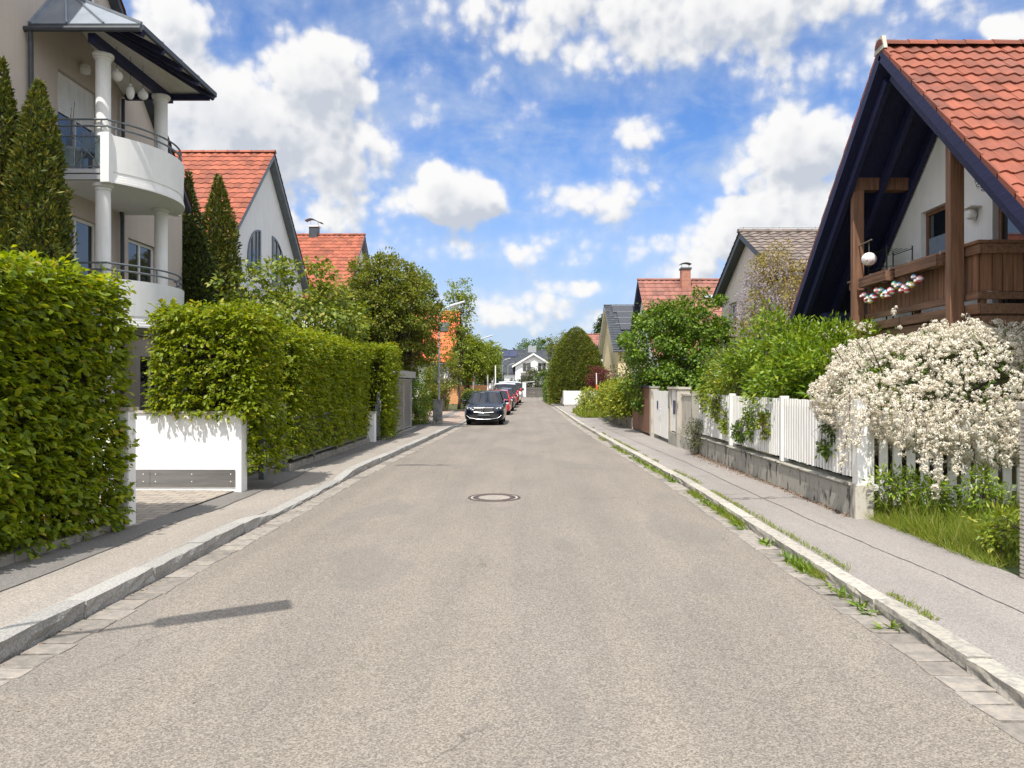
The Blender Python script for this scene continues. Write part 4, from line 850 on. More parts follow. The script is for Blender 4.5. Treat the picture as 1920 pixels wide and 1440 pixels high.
for lab, yr, sd in (('white gable house with orange tiled roof and two quarter round windows', 29.0, 21), ('farther orange roofed house with a dark chimney, half hidden by the round tree', 45.0, 22)):
    hB, hrf = gable_house(lab, -10, -1, yr, 10.55, .97, 4.5, 4.5, 9, .28, 'stucco_grey', 'tile_orange', tw=.3, tl=.34, trim='rail_metal', seed=sd, seg=5, eave=.25)
    arch_window(hB, 'window', -10, yr-2.05, yr-.75, 5.9, 7.45, 1); arch_window(hB, 'window', -10, yr+.55, yr+2.1, 5.6, 7.5, -1)
    window(hB, 'window', (yr-2.6, yr-.9, 3.1, 4.6), lambda u, v: (-9.93, u, v), (-1, 0, 0), .05, frame='rail_metal')
ch = MB(); ch.box((-12.95, 44.75, 10.2), (-12.45, 45.25, 11.02)); ck = ch.build('chimney', M['dark_metal'], hB)
b = MB(); b.box((-13.0, 44.7, 11.02), (-12.4, 45.3, 11.10)); 
for x in (-12.92, -12.48): b.tube([(x, 45, 11.08), (x, 45, 11.42)], .02, 5)
b.build('cap', M['white_paint'], ck)
b = MB(); pts = [(-13.2+.10*i, 11.38+.12*math.sin(i/10*math.pi*1.5)) for i in range(11)]
b.add([(x, y, z) for x, z in pts for y in (44.75, 45.25)]+[(x, y, z+.025) for x, z in pts for y in (44.75, 45.25)], [(2*i, 2*i+1, 2*i+3, 2*i+2) for i in range(10)]+[(22+2*i, 24+2*i, 25+2*i, 23+2*i) for i in range(10)]+[(2*i, 2*i+2, 24+2*i, 22+2*i) for i in range(10)]+[(2*i+1, 23+2*i, 25+2*i, 2*i+3) for i in range(10)])
b.build('cowl', M['dark_metal'], ck)
gh, gr = gable_house('white house with bright orange roof seen between the left trees', -6.2, -1, 66, 8.0, .85, 5, 5, 9, .3, 'stucco_white', 'tile_bright', tw=.35, tl=.5, seed=23, seg=4, holes=[(63, 64.5, 1.2, 2.4)], near_holes=[(-8.2, -7.2, 1.3, 2.5)])
b = MB(); nn = Vector((0, -.85, 1)).normalized(); p0 = Vector((-7.6, 66-1.3, 8.0-1.3*.85))+nn*.06; vv = Vector((0, -1, -.85)).normalized()
b.prism([p0, p0+Vector((.9, 0, 0)), p0+Vector((.9, 0, 0))+vv*1.3, p0+vv*1.3], nn*.08); b.build('roof_window', M['glass'], gr)
# trees behind the hedges
tree('garden_maple', 'spreading light green maple rising behind the long hedge', 'tree', (-6.1, 20.2, .1), (-6.05, 19.6, 3.25), (1.7, 3.2, 1.6), 2.2, .09, 150, 78, .12, 'maple', 31, cr=.4, lumpy=.3, flat=.6, wl=.75, shape=LANCE, droop=.45)
tree('globe_tree', 'large round crowned tree with sparse bronze leaves behind the bin shelter', 'tree', (-5.3, 28.6, .1), (-5.25, 28.5, 4.15), (2.05, 2.05, 2.45), 2.2, .13, 560, 66, .115, 'globe', 32, cr=.27, twigs=120, lumpy=.1, wl=.62, shell=.42)
tree('dark_tree', 'dark green tree right behind the round crowned tree', 'tree', (-5.7, 35, .1), (-5.6, 34.6, 4.9), (1.7, 1.75, 2.0), 2.8, .12, 90, 50, .13, 'mid', 33, cr=.4, wl=.7)
shrub('dark evergreen shrub beside the bin shelter', (-4.75, 28.4, 1.15), (.75, .9, 1.2), 60, 70, .08, 'mid', 34, cr=.25)
shrub('mixed green shrub behind the grey cabinet', (-4.6, 30.6, 1.0), (.75, 1.1, 1.0), 55, 60, .08, 'hazel', 35, cr=.25)
shrub('low yellow green shrub on the left before the cabinet', (-4.35, 29.9, .55), (.4, .8, .5), 40, 50, .07, 'light', 36, cr=.2)
# ---------------------------------------------------------------- right side: fence, gates, flowering bush
t = thing('picket_fence', 'long white slatted fence on a stained concrete base along the right pavement', 'fence', (4.1, 13.6, .08))
mb = MB(); rr = random.Random(6)
for a, b in ((9.34, 12.0), (12.02, 15.06), (15.08, 18.0)): mb.box((3.99, a, .02), (4.22, b, .455)); mb.box((3.965, a, .458), (4.24, b, .49))
mb.build('base_wall', M['concrete'], t, bevel=.012)
for a, b in ((9.42, 11.93), (12.07, 14.97), (15.13, 17.9)):
    mb = MB(); y = a+.02
    while y < b-.06: 
        dz = rr.uniform(-.006, .006); tl = rr.uniform(-.004, .004); mb.prism([(4.025, y+tl, .565+dz), (4.025, y+.05+tl, .565+dz), (4.025, y+.05, 1.49+dz), (4.025, y, 1.49+dz)], (.05, 0, 0)); y += .105
    mb.box((4.078, a, .72), (4.115, b, .79)); mb.box((4.078, a, 1.25), (4.115, b, 1.32)); mb.build('slat_panel', M['white_paint'], t)
for y in (9.27, 12.0, 15.05): MB().box((4.0, y-(.045 if y > 10 else .075), .495 if y > 10 else .12), (4.125, y+(.045 if y > 10 else .075), 1.53)).build('post', M['white_paint'], t, bevel=.008)
MB().box((3.97, 9.18, .02), (4.2, 9.335, .5)).build('base_pier', M['concrete_pale'], t, bevel=.015)
t = thing('picket_fence', 'short white fence of spaced pickets under the flowering bush, facing the street end', 'fence', (5.3, 9.5, .1))
mb = MB(); x = 4.22
while x < 6.5:
    dz = rr.uniform(-.02, .02); mb.prism([(x, 9.46, .2+dz), (x+.105, 9.46, .2+dz), (x+.105, 9.46, 1.32+dz), (x+.085, 9.46, 1.36+dz), (x+.02, 9.46, 1.36+dz), (x, 9.46, 1.32+dz)], (0, .024, 0)); x += .172
mb.build('pickets', M['white_paint'], t)
mb = MB(); mb.box((4.15, 9.487, .38), (6.5, 9.53, .46)); mb.box((4.15, 9.487, 1.1), (6.5, 9.53, 1.18)); mb.build('rails', M['white_dirty'], t)
t = thing('gate_pillar', 'rough pale concrete pillar at the right edge beside the grass', 'pillar', (4.35, 6.3, .05))
MB().box((4.165, 6.13, 0), (4.5, 6.42, 1.5)).build('shaft', M['concrete_pale'], t, bevel=.02); MB().box((4.15, 6.11, 1.503), (4.52, 6.44, 1.57)).build('cap', M['concrete_pale'], t, bevel=.01)
mb = MB()
for i in range(38): mb.box((4.155, 6.15, .06+.037*i), (4.1645, 6.40, .082+.037*i))
mb.build('ribbed_face', M['concrete_pale'], t)
# wall piers, gates
t = thing('concrete_wall', 'stained grey concrete wall panel between the fence and the letterbox pier', 'wall', (4.0, 18.8, .08))
MB().box((3.97, 18.1, .02), (4.15, 19.55, 1.42)).build('panel', M['concrete_pale'], t, bevel=.012); MB().box((3.9, 18.0, .02), (4.2, 18.1, 1.55)).build('end_post', M['concrete'], t, bevel=.01)
MB().box((3.94, 18.1, .02), (3.968, 19.55, .4)).build('plinth', M['concrete'], t); MB().box((3.95, 18.1, 1.423), (4.17, 19.55, 1.47)).build('coping', M['concrete_pale'], t)
t = thing('letterbox_pier', 'cream concrete pier with a white letterbox door and blue notice', 'letterbox pier', (3.95, 20.2, .08))
MB().box((3.86, 19.6, .02), (4.2, 20.85, .42)).build('base', M['concrete'], t)
for y0, y1 in ((19.6, 19.8), (20.55, 20.85)): MB().box((3.86, y0, .423), (4.2, y1, 1.58)).build('pier', M['concrete_pale'], t, bevel=.01)
MB().box((3.83, 19.57, 1.583), (4.22, 20.88, 1.64)).build('cap', M['concrete_pale'], t)
dr = MB().box((3.9, 19.81, .46), (3.94, 20.54, 1.57)).build('door', M['white_dirty'], t)
MB().box((3.885, 20.02, .92), (3.899, 20.3, 1.28)).build('notice', M['blue_film'], dr)
MB().box((3.845, 20.62, 1.05), (3.859, 20.8, 1.42)).build('nameplate', M['cabinet'], t); MB().box((3.845, 19.63, 1.05), (3.859, 19.77, 1.25)).build('doorbell', M['cabinet'], t)
t = thing('driveway_gate', 'white boarded double gate with a small notice and handles', 'gate', (3.9, 22.1, .08))
for y0, y1 in ((20.95, 22.12), (22.14, 23.3)):
    mb = MB(); y = y0
    while y < y1-.05: mb.box((3.87, y+.003, .2), (3.9, min(y+.145, y1)-.003, 1.52)); y += .146
    lf = mb.build('leaf', M['white_dirty'], t)
    mb = MB()
    for z in (.4, 1.3): mb.box((3.902, y0, z), (3.94, y1, z+.08))
    mb.build('brace', M['white_dirty'], lf)
MB().box((3.858, 22.5, .98), (3.869, 22.68, 1.22)).build('notice', M['blue_film'], t)
mb = MB(); mb.tube([(3.87, 22.05, .98), (3.83, 22.05, .98), (3.83, 21.95, .97)], .011, 6); mb.tube([(3.87, 22.2, .98), (3.83, 22.2, .98), (3.83, 22.3, .97)], .011, 6); mb.build('handle', M['galv'], t)
t = thing('gate_pillar', 'slim concrete pillar between the white gate and the brown gate', 'pillar', (3.9, 23.5, .05))
MB().box((3.8, 23.36, 0), (4.05, 23.66, 1.6)).build('shaft', M['concrete_pale'], t, bevel=.012); MB().box((3.78, 23.34, 1.603), (4.07, 23.68, 1.65)).build('cap', M['concrete'], t)
t = thing('wooden_gate', 'brown vertical board gate with dark top rail', 'gate', (3.85, 25.5, .08))
mb = MB(); y = 23.75
while y < 27.3: mb.prism([(3.80-.03*(y-23.75)/3.5, y+.004, .16), (3.80-.03*(y-23.75)/3.5, y+.116, .16), (3.80-.03*(y-23.75)/3.5, y+.116, 1.62), (3.80-.03*(y-23.75)/3.5, y+.004, 1.62)], (.03, 0, 0)); y += .12
mb.build('boards', M['wood_gate'], t); MB().box((3.74, 23.72, 1.623), (3.86, 27.35, 1.67)).build('top_rail', M['wood_shade_blue'], t)
tag(MB().box((3.78, 27.5, .02), (3.95, 36, .5)).build('hedge_wall', M['concrete'], bevel=.01), 'low concrete wall under the yellow green hedge', 'wall')
hedge('loose yellow green hedge spilling over the low concrete wall', (3.45, 4.6, 27.6, 35.5, .5, 1.6), 2300, .12, 7, 'varieg', seed=41, shape=LANCE, faces='xyt', bulge=.16, tl=.25, depth=.35)
shrub('rounded yellow green shrub at the far end of the hedge', (3.5, 39.5, .75), (.9, 2.2, .75), 80, 50, .12, 'varieg', 42, cr=.32, shape=LANCE)
tag(sheet('lawn', [[(2.75, 37, .10), (5, 37, .10)], [(2.6, 44, .10), (5, 44, .10)]], M['soil']), kind='structure')
n = 5200; P = np.stack([RNG.uniform(2.55, 4.4, n), RNG.uniform(36.4, 43, n), np.full(n, .09)], 1); stuff_blades('grass', P, .34, .03, 'grass', 43, .3)
# big flowering spiraea
t = thing('flowering_bush', 'large spiraea bush covered in white blossom hanging over the fence corner', 'flowering bush', (5.2, 10.0, .1))
r = np.random.default_rng(77); c = np.array([5.72, 10.05, 1.48]); R = np.array([1.74, 1.25, 1.0])
d = unit(r.normal(size=(15500, 3))); d = d[(d[:, 2] > -.80) & (d[:, 1] < .5)]; Ps = c + d*R*(1+.16*lump(d, 2.8, 4)+.10*lump(d, 8, 5)+.05*lump(d, 18, 15))[:, None]*(1-.16*r.uniform(0, 1, len(d))**2)[:, None]
Os = unit(d); keep = lump(Ps, 5.5, 6)+.55*lump(Ps, 13, 16) > -.66; Ps, Os = Ps[keep], Os[keep]
st_ = []; br = MB(); rr = random.Random(9)
strands = [((3.98, 9.35, 1.75), (3.82, 9.25, .62)), ((4.1, 9.0, 1.7), (3.86, 8.95, .98)), ((4.4, 8.95, 1.5), (4.3, 8.75, .88)), ((4.75, 8.85, 1.4), (4.62, 8.6, .42)), ((4.95, 8.85, 1.4), (4.9, 8.65, .68)), ((5.25, 8.8, 1.4), (5.2, 8.6, .9)), ((5.7, 8.9, 1.3), (5.75, 8.6, .62)), ((5.9, 8.9, 1.4), (6.0, 8.7, .5)), ((4.6, 8.9, 1.5), (4.5, 8.62, .7)), ((5.5, 8.8, 1.3), (5.45, 8.62, .75)),
           ((4.5, 10, 2.4), (4.25, 9.8, 2.5)), ((4.9, 10, 2.45), (4.75, 9.9, 2.68)), ((5.6, 10, 2.4), (5.75, 9.9, 2.65)), ((6.1, 9.6, 2.3), (6.35, 9.2, 2.7)), ((4.3, 9.9, 2.0), (3.95, 9.8, 2.2)), ((5.9, 9.4, 2.2), (6.2, 9.0, 2.62))]
for a, b in strands:
    a = np.array(a); b = np.array(b); up = b[2] > a[2]; k = int(100*np.linalg.norm(b-a)) if not up else int(24*np.linalg.norm(b-a)); f = r.uniform(0, 1, k)[:, None]
    mid = (a+b)/2 + np.array([0, -.12, .12 if not up else .05]); q = a*(1-f)**2 + 2*mid*f*(1-f) + b*f**2
    Ps = np.concatenate([Ps, q + r.normal(size=q.shape)*(.085*(1.15-f) if not up else .03)]); Os = np.concatenate([Os, unit(r.normal(size=q.shape)+np.array([0, -.7, .3]))])
    br.tube([tuple(a), tuple(mid), tuple(b)], [.006, .005, .003], 5)
k = len(Ps); pp = 22; off = unit(r.normal(size=(k, pp, 3)) + Os[:, None, :]*.8); rad = r.uniform(.018, .048, (k, 1, 1))
Q = Ps[:, None, :] + Os[:, None, :]*.01 + off*rad*r.uniform(.6, 1.05, (k, pp, 1)); Q = Q.reshape(-1, 3); off = off.reshape(-1, 3)
dd = np.cross(off, r.normal(size=off.shape)); leaf_mesh('blossom', Q - unit(dd)*.009, dd, off + r.normal(size=off.shape)*.35, r.uniform(.013, .025, len(Q)), r.uniform(.013, .024, len(Q)), M['petal'], t, DIAM)
d = unit(r.normal(size=(1900, 3))); P2 = c + d*R*(.90+.1*lump(d, 3.2, 4))[:, None]*r.uniform(.75, 1.05, (1900, 1)); P2 = P2[P2[:, 2] > .7]; p, q, nn = sprays(P2, unit(P2-c), 6, .14, .05, r); leaf_mesh('foliage', p, q, nn, .05*r.uniform(.6, 1.3, len(p)), .026, M['mid'], t, DIAM)
for i in range(60):
    a = rr.uniform(0, 6.28); e = Vector((5.2+1.25*math.cos(a), 10.1+1.0*math.sin(a), rr.uniform(1.0, 2.3))); s = Vector((5.2+rr.uniform(-.25, .25), 10.15+rr.uniform(-.15, .15), .05)); br.tube([s, s.lerp(e, .5)+Vector((0, 0, .45)), e], [.018, .013, .005], 5)
br.build('branches', M['bark'], t)
# grass and weeds on the verge by the pillar
n = 13000; gx = RNG.uniform(4.16, 6.2, n); gy = RNG.uniform(6.75, 9.35, n); k_ = (lump(np.stack([gx, gy, gx*0], 1), 3.5, 51) > -.25) & (gy > 6.75+(gx < 4.5)*.0); k2 = ~((gx < 4.55) & (gy < 6.8)); P = np.stack([gx, gy, np.full(n, .07)], 1)[k_ & k2]
stuff_blades('grass', P, .26, .0055, 'grass', 52, .6)
n = 1500; tx = RNG.uniform(4.3, 6.2, n); ty = RNG.uniform(7.1, 9.3, n); k_ = lump(np.stack([tx, ty, tx*0], 1), 4.5, 58) > .05; stuff_blades('grass', np.stack([tx, ty, np.full(n, .07)], 1)[k_], .52, .007, 'grass', 59, .35)
n = 2600; P = np.stack([4.12+np.abs(RNG.normal(size=n))*.25, RNG.uniform(6.75, 9.2, n), np.full(n, .07)], 1); stuff_blades('grass', P, .15, .006, 'grass', 53, .7)
for i, (x, y, h, lab) in enumerate(((4.4, 9.1, .62, 'leafy weed growing at the foot of the white corner post'), (4.75, 9.0, .55, 'leafy weed in front of the second spaced picket'), (4.5, 7.15, .4, 'bright green weed bush beside the pale concrete pillar'), (5.2, 8.7, .6, 'tall leafy weed among the grass under the blossom'))):
    shrub(lab, (x, y, .08+h*.55), (.24, .22, h*.5), 26, 30, .075, 'laurel' if i != 2 else 'light', 60+i, name='weed', cat='weed', z0=.06, cr=.12, r0=.008, shape=LANCE, wl=.32)
# shrubs behind the fence
shrub('bright green lance leaved shrub behind the white fence, nearest the chalet', (5.05, 12.9, 1.75), (1.05, 1.3, 1.0), 150, 80, .115, 'laurel', 71, cr=.28, shape=LANCE, wl=.42, droop=-.1, lumpy=.3, zmin=.7, stems=7)
shrub('taller lance leaved shrub in the middle of the fence', (5.1, 15.0, 1.95), (1.0, 1.2, 1.15), 150, 76, .115, 'laurel', 72, cr=.29, shape=LANCE, wl=.42, droop=-.1, lumpy=.3, zmin=.7, stems=7)
shrub('glossy green shrub drooping over the far end of the white fence', (4.5, 16.5, 1.6), (.72, 1.25, .85), 110, 66, .085, 'light', 73, cr=.24, wl=.55, zmin=.7, stems=5)
shrub('grey green feathery shrub beside the large hazel', (5.1, 18.9, 1.85), (.75, .9, 1.0), 80, 46, .09, 'grey_leaf', 74, cr=.3, shape=LANCE, wl=.2, droop=-.2, zmin=.6)
shrub('low dark conifer behind the fence beside the white blossom', (4.62, 10.9, 1.3), (.4, .5, .4), 40, 50, .06, 'mid', 75, cr=.16)
CG = 'climbing plants hanging through the white fence'
for i, (y, z, rz, lab, m) in enumerate(((15.9, 1.25, .28, 'climber with round leaves at the top of the far fence panel', 'light'), (15.3, .95, .2, 'bushy climber low on the far fence panel', 'light'), (13.6, 1.0, .3, 'sprig of narrow leaves poking through the middle fence panel', 'laurel'), (12.75, 1.05, .26, 'yellowish sprig beside the middle fence post', 'varieg'), (10.1, 1.0, .24, 'dark rose sprig on the near fence panel', 'mid'), (14.2, .85, .22, 'small dark sprig in the middle of the fence', 'mid'))):
    shrub(lab, (4.0, y, z), (.09, .2, rz), 15, 26, .075, m, 80+i, name='climbing_plant', cat='climber', z0=z-rz*.5, cr=.1, r0=.008, stems=2, group=CG, shape=LANCE, wl=.5)
shrub('small grey green bush growing at the foot of the concrete wall', (3.88, 17.6, .55), (.22, .45, .35), 34, 44, .04, 'grey_leaf', 88, cr=.14, z0=.08, r0=.012)
tree('hazel_tree', 'large dense hazel with rounded green leaves behind the white gate', 'tree', (5.3, 25.6, .1), (5.25, 25.3, 2.55), (1.9, 2.05, 2.2), 1.6, .07, 330, 100, .11, 'hazel', 90, cr=.36, stems=6, wl=.75, lumpy=.25, shape=LANCE, droop=.35, zmin=.9)
shrub('second lower hazel clump towards the pink house', (6.1, 22.6, 1.7), (1.2, 1.3, 1.2), 90, 66, .11, 'hazel', 96, cr=.34, wl=.7, shape=LANCE)
shrub('pale green loose shrub left of the hazel', (4.6, 31.0, 1.95), (.9, 1.6, .85), 70, 40, .10, 'grey_leaf', 97, cr=.35)
# ---------------------------------------------------------------- chalet with the wooden balcony
K, Krf = gable_house('chalet style house with red tiled roof, deep dark eaves and a timber balcony', 6.9, 1, 12.0, 7.04, .955, 3.7, 3.75, 8.5, 1.3, 'stucco_white', 'tile_red', holes=[(12.4, 13.3, 3.3, 4.72), (10.25, 11.25, 2.75, 4.62)], trim='wood_shade_blue', tw=.21, tl=.30, frame='wood_brown', seed=31, seg=6, eave=.3, mull=0, gutter=True)
pan = [o for o in K.children if o.name.startswith('window')]
MB().box((6.998, 12.49, 3.39), (7.004, 13.21, 4.25)).build('film', M['frost'], pan[0])
b = MB(); b.box((6.87, 8.32, .1), (6.897, 15.7, 2.35)); b.build('base_render', M['stucco_olive'], K)
b = MB(); sl_ = .955
for sy, run in ((-1, 4.0), (1, 4.05)):       # barge boards and rafters under the deep verge
    a = Vector((5.585, 12, 6.93)); e = Vector((5.585, 12+sy*run, 6.93-run*sl_)); b.bar(a, e, .035, .15, (0, 0, 1))
b.build('barge_board', M['wood_shade_blue'], Krf)
b = MB()
for x in (5.75, 6.3, 6.82):
    for sy, run in ((-1, 3.95), (1, 4.0)): b.bar((x, 12+sy*.1, 6.66-.1*sl_), (x, 12+sy*run, 6.66-run*sl_), .09, .15)
b.build('rafter', M['wood_shade_blue'], Krf)
b = MB(); b.add([(5.56, 12-.17, 6.98), (5.56, 12+.17, 6.98), (5.56, 12.1, 7.2), (5.56, 11.9, 7.2), (5.62, 12-.17, 6.98), (5.62, 12+.17, 6.98), (5.62, 12.1, 7.2), (5.62, 11.9, 7.2)], [(0, 1, 2, 3), (7, 6, 5, 4), (0, 4, 5, 1), (1, 5, 6, 2), (2, 6, 7, 3), (3, 7, 4, 0)]); b.build('ridge_end', M['concrete_pale'], Krf)
vt = MB()                                     # flanged tiles along the verge
for i in range(12):
    f0, f1 = i/12, (i+1)/12; a = Vector((5.57, 12-4.0*f0, 7.05-4.0*f0*sl_)); e = Vector((5.57, 12-4.0*f1-.02, 7.05-(4.0*f1+.02)*sl_)); up = Vector((0, 0, .075))
    vt.prism([a+up*.6, e+up, e-up*1.5, a-up*1.5], (.03, 0, 0))
    a = Vector((5.57, 12+4.05*f0, 7.05-4.05*f0*sl_)); e = Vector((5.57, 12+4.05*f1+.02, 7.05-(4.05*f1+.02)*sl_)); vt.prism([a+up*.6, e+up, e-up*1.5, a-up*1.5], (.03, 0, 0))
vt.build('verge_tiles', M['tile_red'], Krf)
for y, zt in ((10.5, 5.28), (13.6, 5.18)):
    b = MB(); b.box((5.78, y-.11, zt), (6.895, y+.11, zt+.26)); b.build('purlin', M['wood_brown' if y > 13 else 'wood_shade_blue'], K, bevel=.008)
b = MB(); b.box((5.95, 15.2, 2.95), (6.89, 15.4, 3.15)); b.build('purlin', M['wood_shade_blue'], K)
for y, zt in ((10.5, 5.32), (13.6, 5.22)):
    b = MB(); b.box((5.80, y-.10, 2.32), (5.995, y+.02, zt)); b.box((5.84, y+.024, 2.5), (5.97, y+.10, zt-.15)); p = b.build('post', M['wood_brown'], K, bevel=.008)
    b = MB(); b.box((5.82, y+.03, 2.36), (6.02, y+.28, 2.46)); b.build('bracket', M['wood_brown_h'], p, bevel=.01); MB().box((5.8, y+.03, 2.462), (6.04, y+.30, 2.50)).build('flashing', M['rail_metal'], p)
B = MB().box((6.08, 10.2, 2.58), (6.87, 14.2, 2.7)).build('balcony', M['wood_brown_h'], K)
b = MB()
for z0, z1, q in ((2.47, 2.63, .0), (2.66, 2.8, .01), (2.86, 2.96, .02)):
    b.box((6.0+q, 10.12+q, z0), (6.045+q, 14.2, z1)); b.box((6.05+q, 10.12+q, z0), (6.865, 10.165+q, z1))
b.build('beam', M['wood_brown_h'], B, bevel=.006)
b = MB(); rr = random.Random(8); y = 10.22
while y < 14.1: b.box((6.065, y, 2.97), (6.09, y+.125, 3.5+rr.uniform(-.003, .003))); y += .14
x = 6.1
while x < 6.8: b.box((x, 10.165, 2.97), (x+.125, 10.19, 3.5)); x += .14
b.build('balustrade_boards', M['wood_brown'], B)
b = MB(); b.box((6.02, 10.1, 3.47), (6.06, 14.2, 3.60)); b.box((6.062, 10.1, 3.47), (6.865, 10.145, 3.60)); b.box((5.99, 10.08, 3.603), (6.13, 14.22, 3.645)); b.box((6.132, 10.08, 3.603), (6.87, 10.2, 3.645)); b.build('handrail', M['wood_brown_h'], B, bevel=.008)
for y in (10.2, 11.9, 14.12): MB().box((6.1, y, 2.7), (6.18, y+.08, 3.6)).build('baluster', M['wood_brown'], B)
MB().box((6.83, 10.9, 5.05), (6.895, 11.05, 5.22)).build('vent', M['white_paint'], K)
b = MB(); b.lathe((6.82, 11.65, 4.25), [(.02, 0), (.07, .02), (.08, .09), (.05, .16)], 12); b.box((6.72, 11.5, 4.42), (6.895, 11.8, 4.435)); b.build('wall_lamp', M['paper'], K)
b = MB(); b.tube([(5.72, 13.2, 3.1), (6.0, 13.2, 3.25)], .01, 5); PB = 'brown planter boxes on the chalet balcony'
for lab, y0, y1 in (('brown slatted planter box, the one nearer the thick post', 10.85, 12.05), ('brown slatted planter box, the one nearer the lantern', 12.4, 13.4)):
    t = thing('planter_box', lab, 'planter box', (5.93, (y0+y1)/2, 3.38), PB); b = MB(); b.box((5.85, y0, 3.42), (5.985, y1, 3.58)); b.build('box', M['wood_brown_h'], t)
    b = MB()
    for k in range(6): b.box((5.842, y0-.01, 3.425+.027*k), (5.849, y1+.01, 3.443+.027*k))
    b.build('slats', M['wood_brown_h'], t)
    b = MB()
    for y in (y0+.15, y1-.15): b.tube([(5.87, y, 3.40), (5.95, y, 3.405), (5.99, y, 3.65), (6.05, y, 3.655)], .008, 5)
    b.build('hook', M['galv'], t)
t = thing('string_light', 'string of coloured ball lights draped over the balcony boards', 'string lights', (5.95, 12.2, 3.3)); rr = random.Random(12)
bc = [mat('%s light ball' % n_, c_, .35) for n_, c_ in (('red', (.55, .05, .05)), ('blue', (.10, .28, .48)), ('yellow', (.65, .5, .08)), ('green', (.08, .35, .25)), ('white', (.8, .76, .72)), ('pink', (.7, .25, .3)))]
cab = []
for i in range(26):
    f = i/25; y = 13.35-1.95*f; z = 3.27 - .13*abs(math.sin(f*math.pi*3.2)) + (.06 if i % 2 else 0) + .05*f; cab.append((5.90, y, z+.06))
    b = MB().ball((5.90, y, z), .05, 12, 8); q = b.build('bulb', bc[i*5 % 6], t, smooth=True); MB().lathe((5.90, y, z-.016), [(.0515, 0), (.0515, .032)], 14).build('band', bc[4 if i*5 % 6 != 4 else 0], q)
MB().tube(cab, .006, 5).build('cable', M['black_metal'], t)
t = thing('lantern', 'speckled round lantern hanging from a stick on the far balcony post', 'lantern', (5.92, 13.15, 3.9)); MB().ball((5.9, 13.1, 3.88), .125, 18, 12, .92).build('shade', M['lantern'], t, smooth=True)
b = MB(); b.tube([(5.9, 13.5, 4.18), (5.9, 13.0, 4.2)], .012, 6); b.tube([(5.9, 13.1, 4.0), (5.9, 13.1, 4.19)], .005, 5); b.lathe((5.9, 13.1, 3.76), [(.05, 0), (.04, .03)], 10); b.build('hanger', M['bark_pale'], t)
t = thing('shelf_rack', 'black wrought iron shelf standing on the chalet balcony', 'shelf', (6.5, 13.6, 2.72)); b = MB()
for x in (6.3, 6.75):
    for y in (13.3, 14.0): b.tube([(x, y, 2.72), (x, y, 4.15)], .012, 6)
for z in (3.0, 3.45, 3.8, 4.1):
    for x in (6.3, 6.75): b.tube([(x, 13.3, z), (x, 14.0, z)], .009, 5)
    for k in range(6): b.tube([(6.3+.09*k, 13.3, z), (6.3+.09*k, 14.0, z)], .006, 4)
b.build('frame', M['black_metal'], t); MB().ball((6.5, 13.5, 3.56), .1, 12, 8).build('ornament', M['steel'], t, smooth=True)
t = thing('hanging_basket', 'wire hanging basket under the chalet eaves', 'hanging basket', (6.3, 10.35, 4.6)); b = MB(); c_ = Vector((6.3, 10.35, 4.42))
for rad, z in ((.17, .1), (.15, .03), (.09, -.04)): b.tube([c_+Vector((rad*math.cos(a), rad*math.sin(a), z)) for a in np.linspace(0, 6.283, 20)], .005, 5)
for k in range(8): a = k*math.pi/4; b.tube([c_+Vector((.17*math.cos(a), .17*math.sin(a), .1)), c_+Vector((.14*math.cos(a), .14*math.sin(a), 0)), c_+Vector((0, 0, -.07))], .004, 4)
b.build('basket', M['rail_metal'], t); b = MB()
for k in range(3): a = k*2.094; b.tube([c_+Vector((.17*math.cos(a), .17*math.sin(a), .1)), c_+Vector((0, 0, .5))], .004, 4)
b.tube([c_+Vector((0, 0, .5)), (6.3, 10.35, 5.42)], .005, 5); b.build('chain', M['black_metal'], t)
# ---------------------------------------------------------------- more houses on the right
pk, pr_ = gable_house('pinkish house with grey brown tiled roof and wisteria on its gable', 6.75, 1, 23.2, 6.35, .485, 3.2, 3.15, 9, .27, 'stucco_pink', 'tile_grey', holes=[(24.5, 25.4, 3.3, 4.4)], trim='dark_metal', tw=.3, tl=.3, frame='white_paint', seed=33, seg=5, eave=.28, mull=0)
b = MB(); b.tube([(6.5, 23.2, 6.52), (15.5, 23.2, 6.52)], .012, 5)
for x in np.arange(6.6, 15.5, 1.1): b.tube([(x, 23.2, 6.4), (x, 23.2, 6.55)], .01, 4)
b.build('lightning_rod', M['galv'], pr_)
tree('wisteria', 'wisteria with faded lilac and bronze flowers climbing the pink gable', 'climber', (6.6, 20.2, .1), (6.55, 20.1, 3.95), (.7, 1.9, 1.45), 3.0, .07, 130, 52, .10, 'wist_leaf', 101, cr=.3, shape=LANCE, wl=.35, droop=.5, lumpy=.3)
w_ = bpy.data.objects['wisteria']; r = np.random.default_rng(5); d = unit(r.normal(size=(210, 3))); P = np.array([6.45, 20.2, 3.8]) + d*np.array([.75, 2.0, 1.45])*r.uniform(.75, 1.05, (210, 1)); k = 42; f = r.uniform(0, 1, (210, k, 1))
Q = P[:, None, :] + np.array([0, 0, -1])*f*.34 + r.normal(size=(210, k, 3))*.055*(1.1-f); Q = Q.reshape(-1, 3); leaf_mesh('flower_clusters', Q, r.normal(size=Q.shape)+np.array([0, 0, -.8]), r.normal(size=Q.shape), r.uniform(.03, .06, len(Q)), r.uniform(.02, .04, len(Q)), M['wist_flower'], w_, DIAM)
hf, hfr = gable_house('house with brown red tiled roof and a brick chimney behind the hazel', 6.6, 1, 43, 7.6, .85, 5, 5, 10, .35, 'stucco_white', 'tile_brown', trim='wood_shade_blue', tw=.34, tl=.4, seed=34, seg=4, holes=[(43.3, 44.5, 4.3, 5.6)])
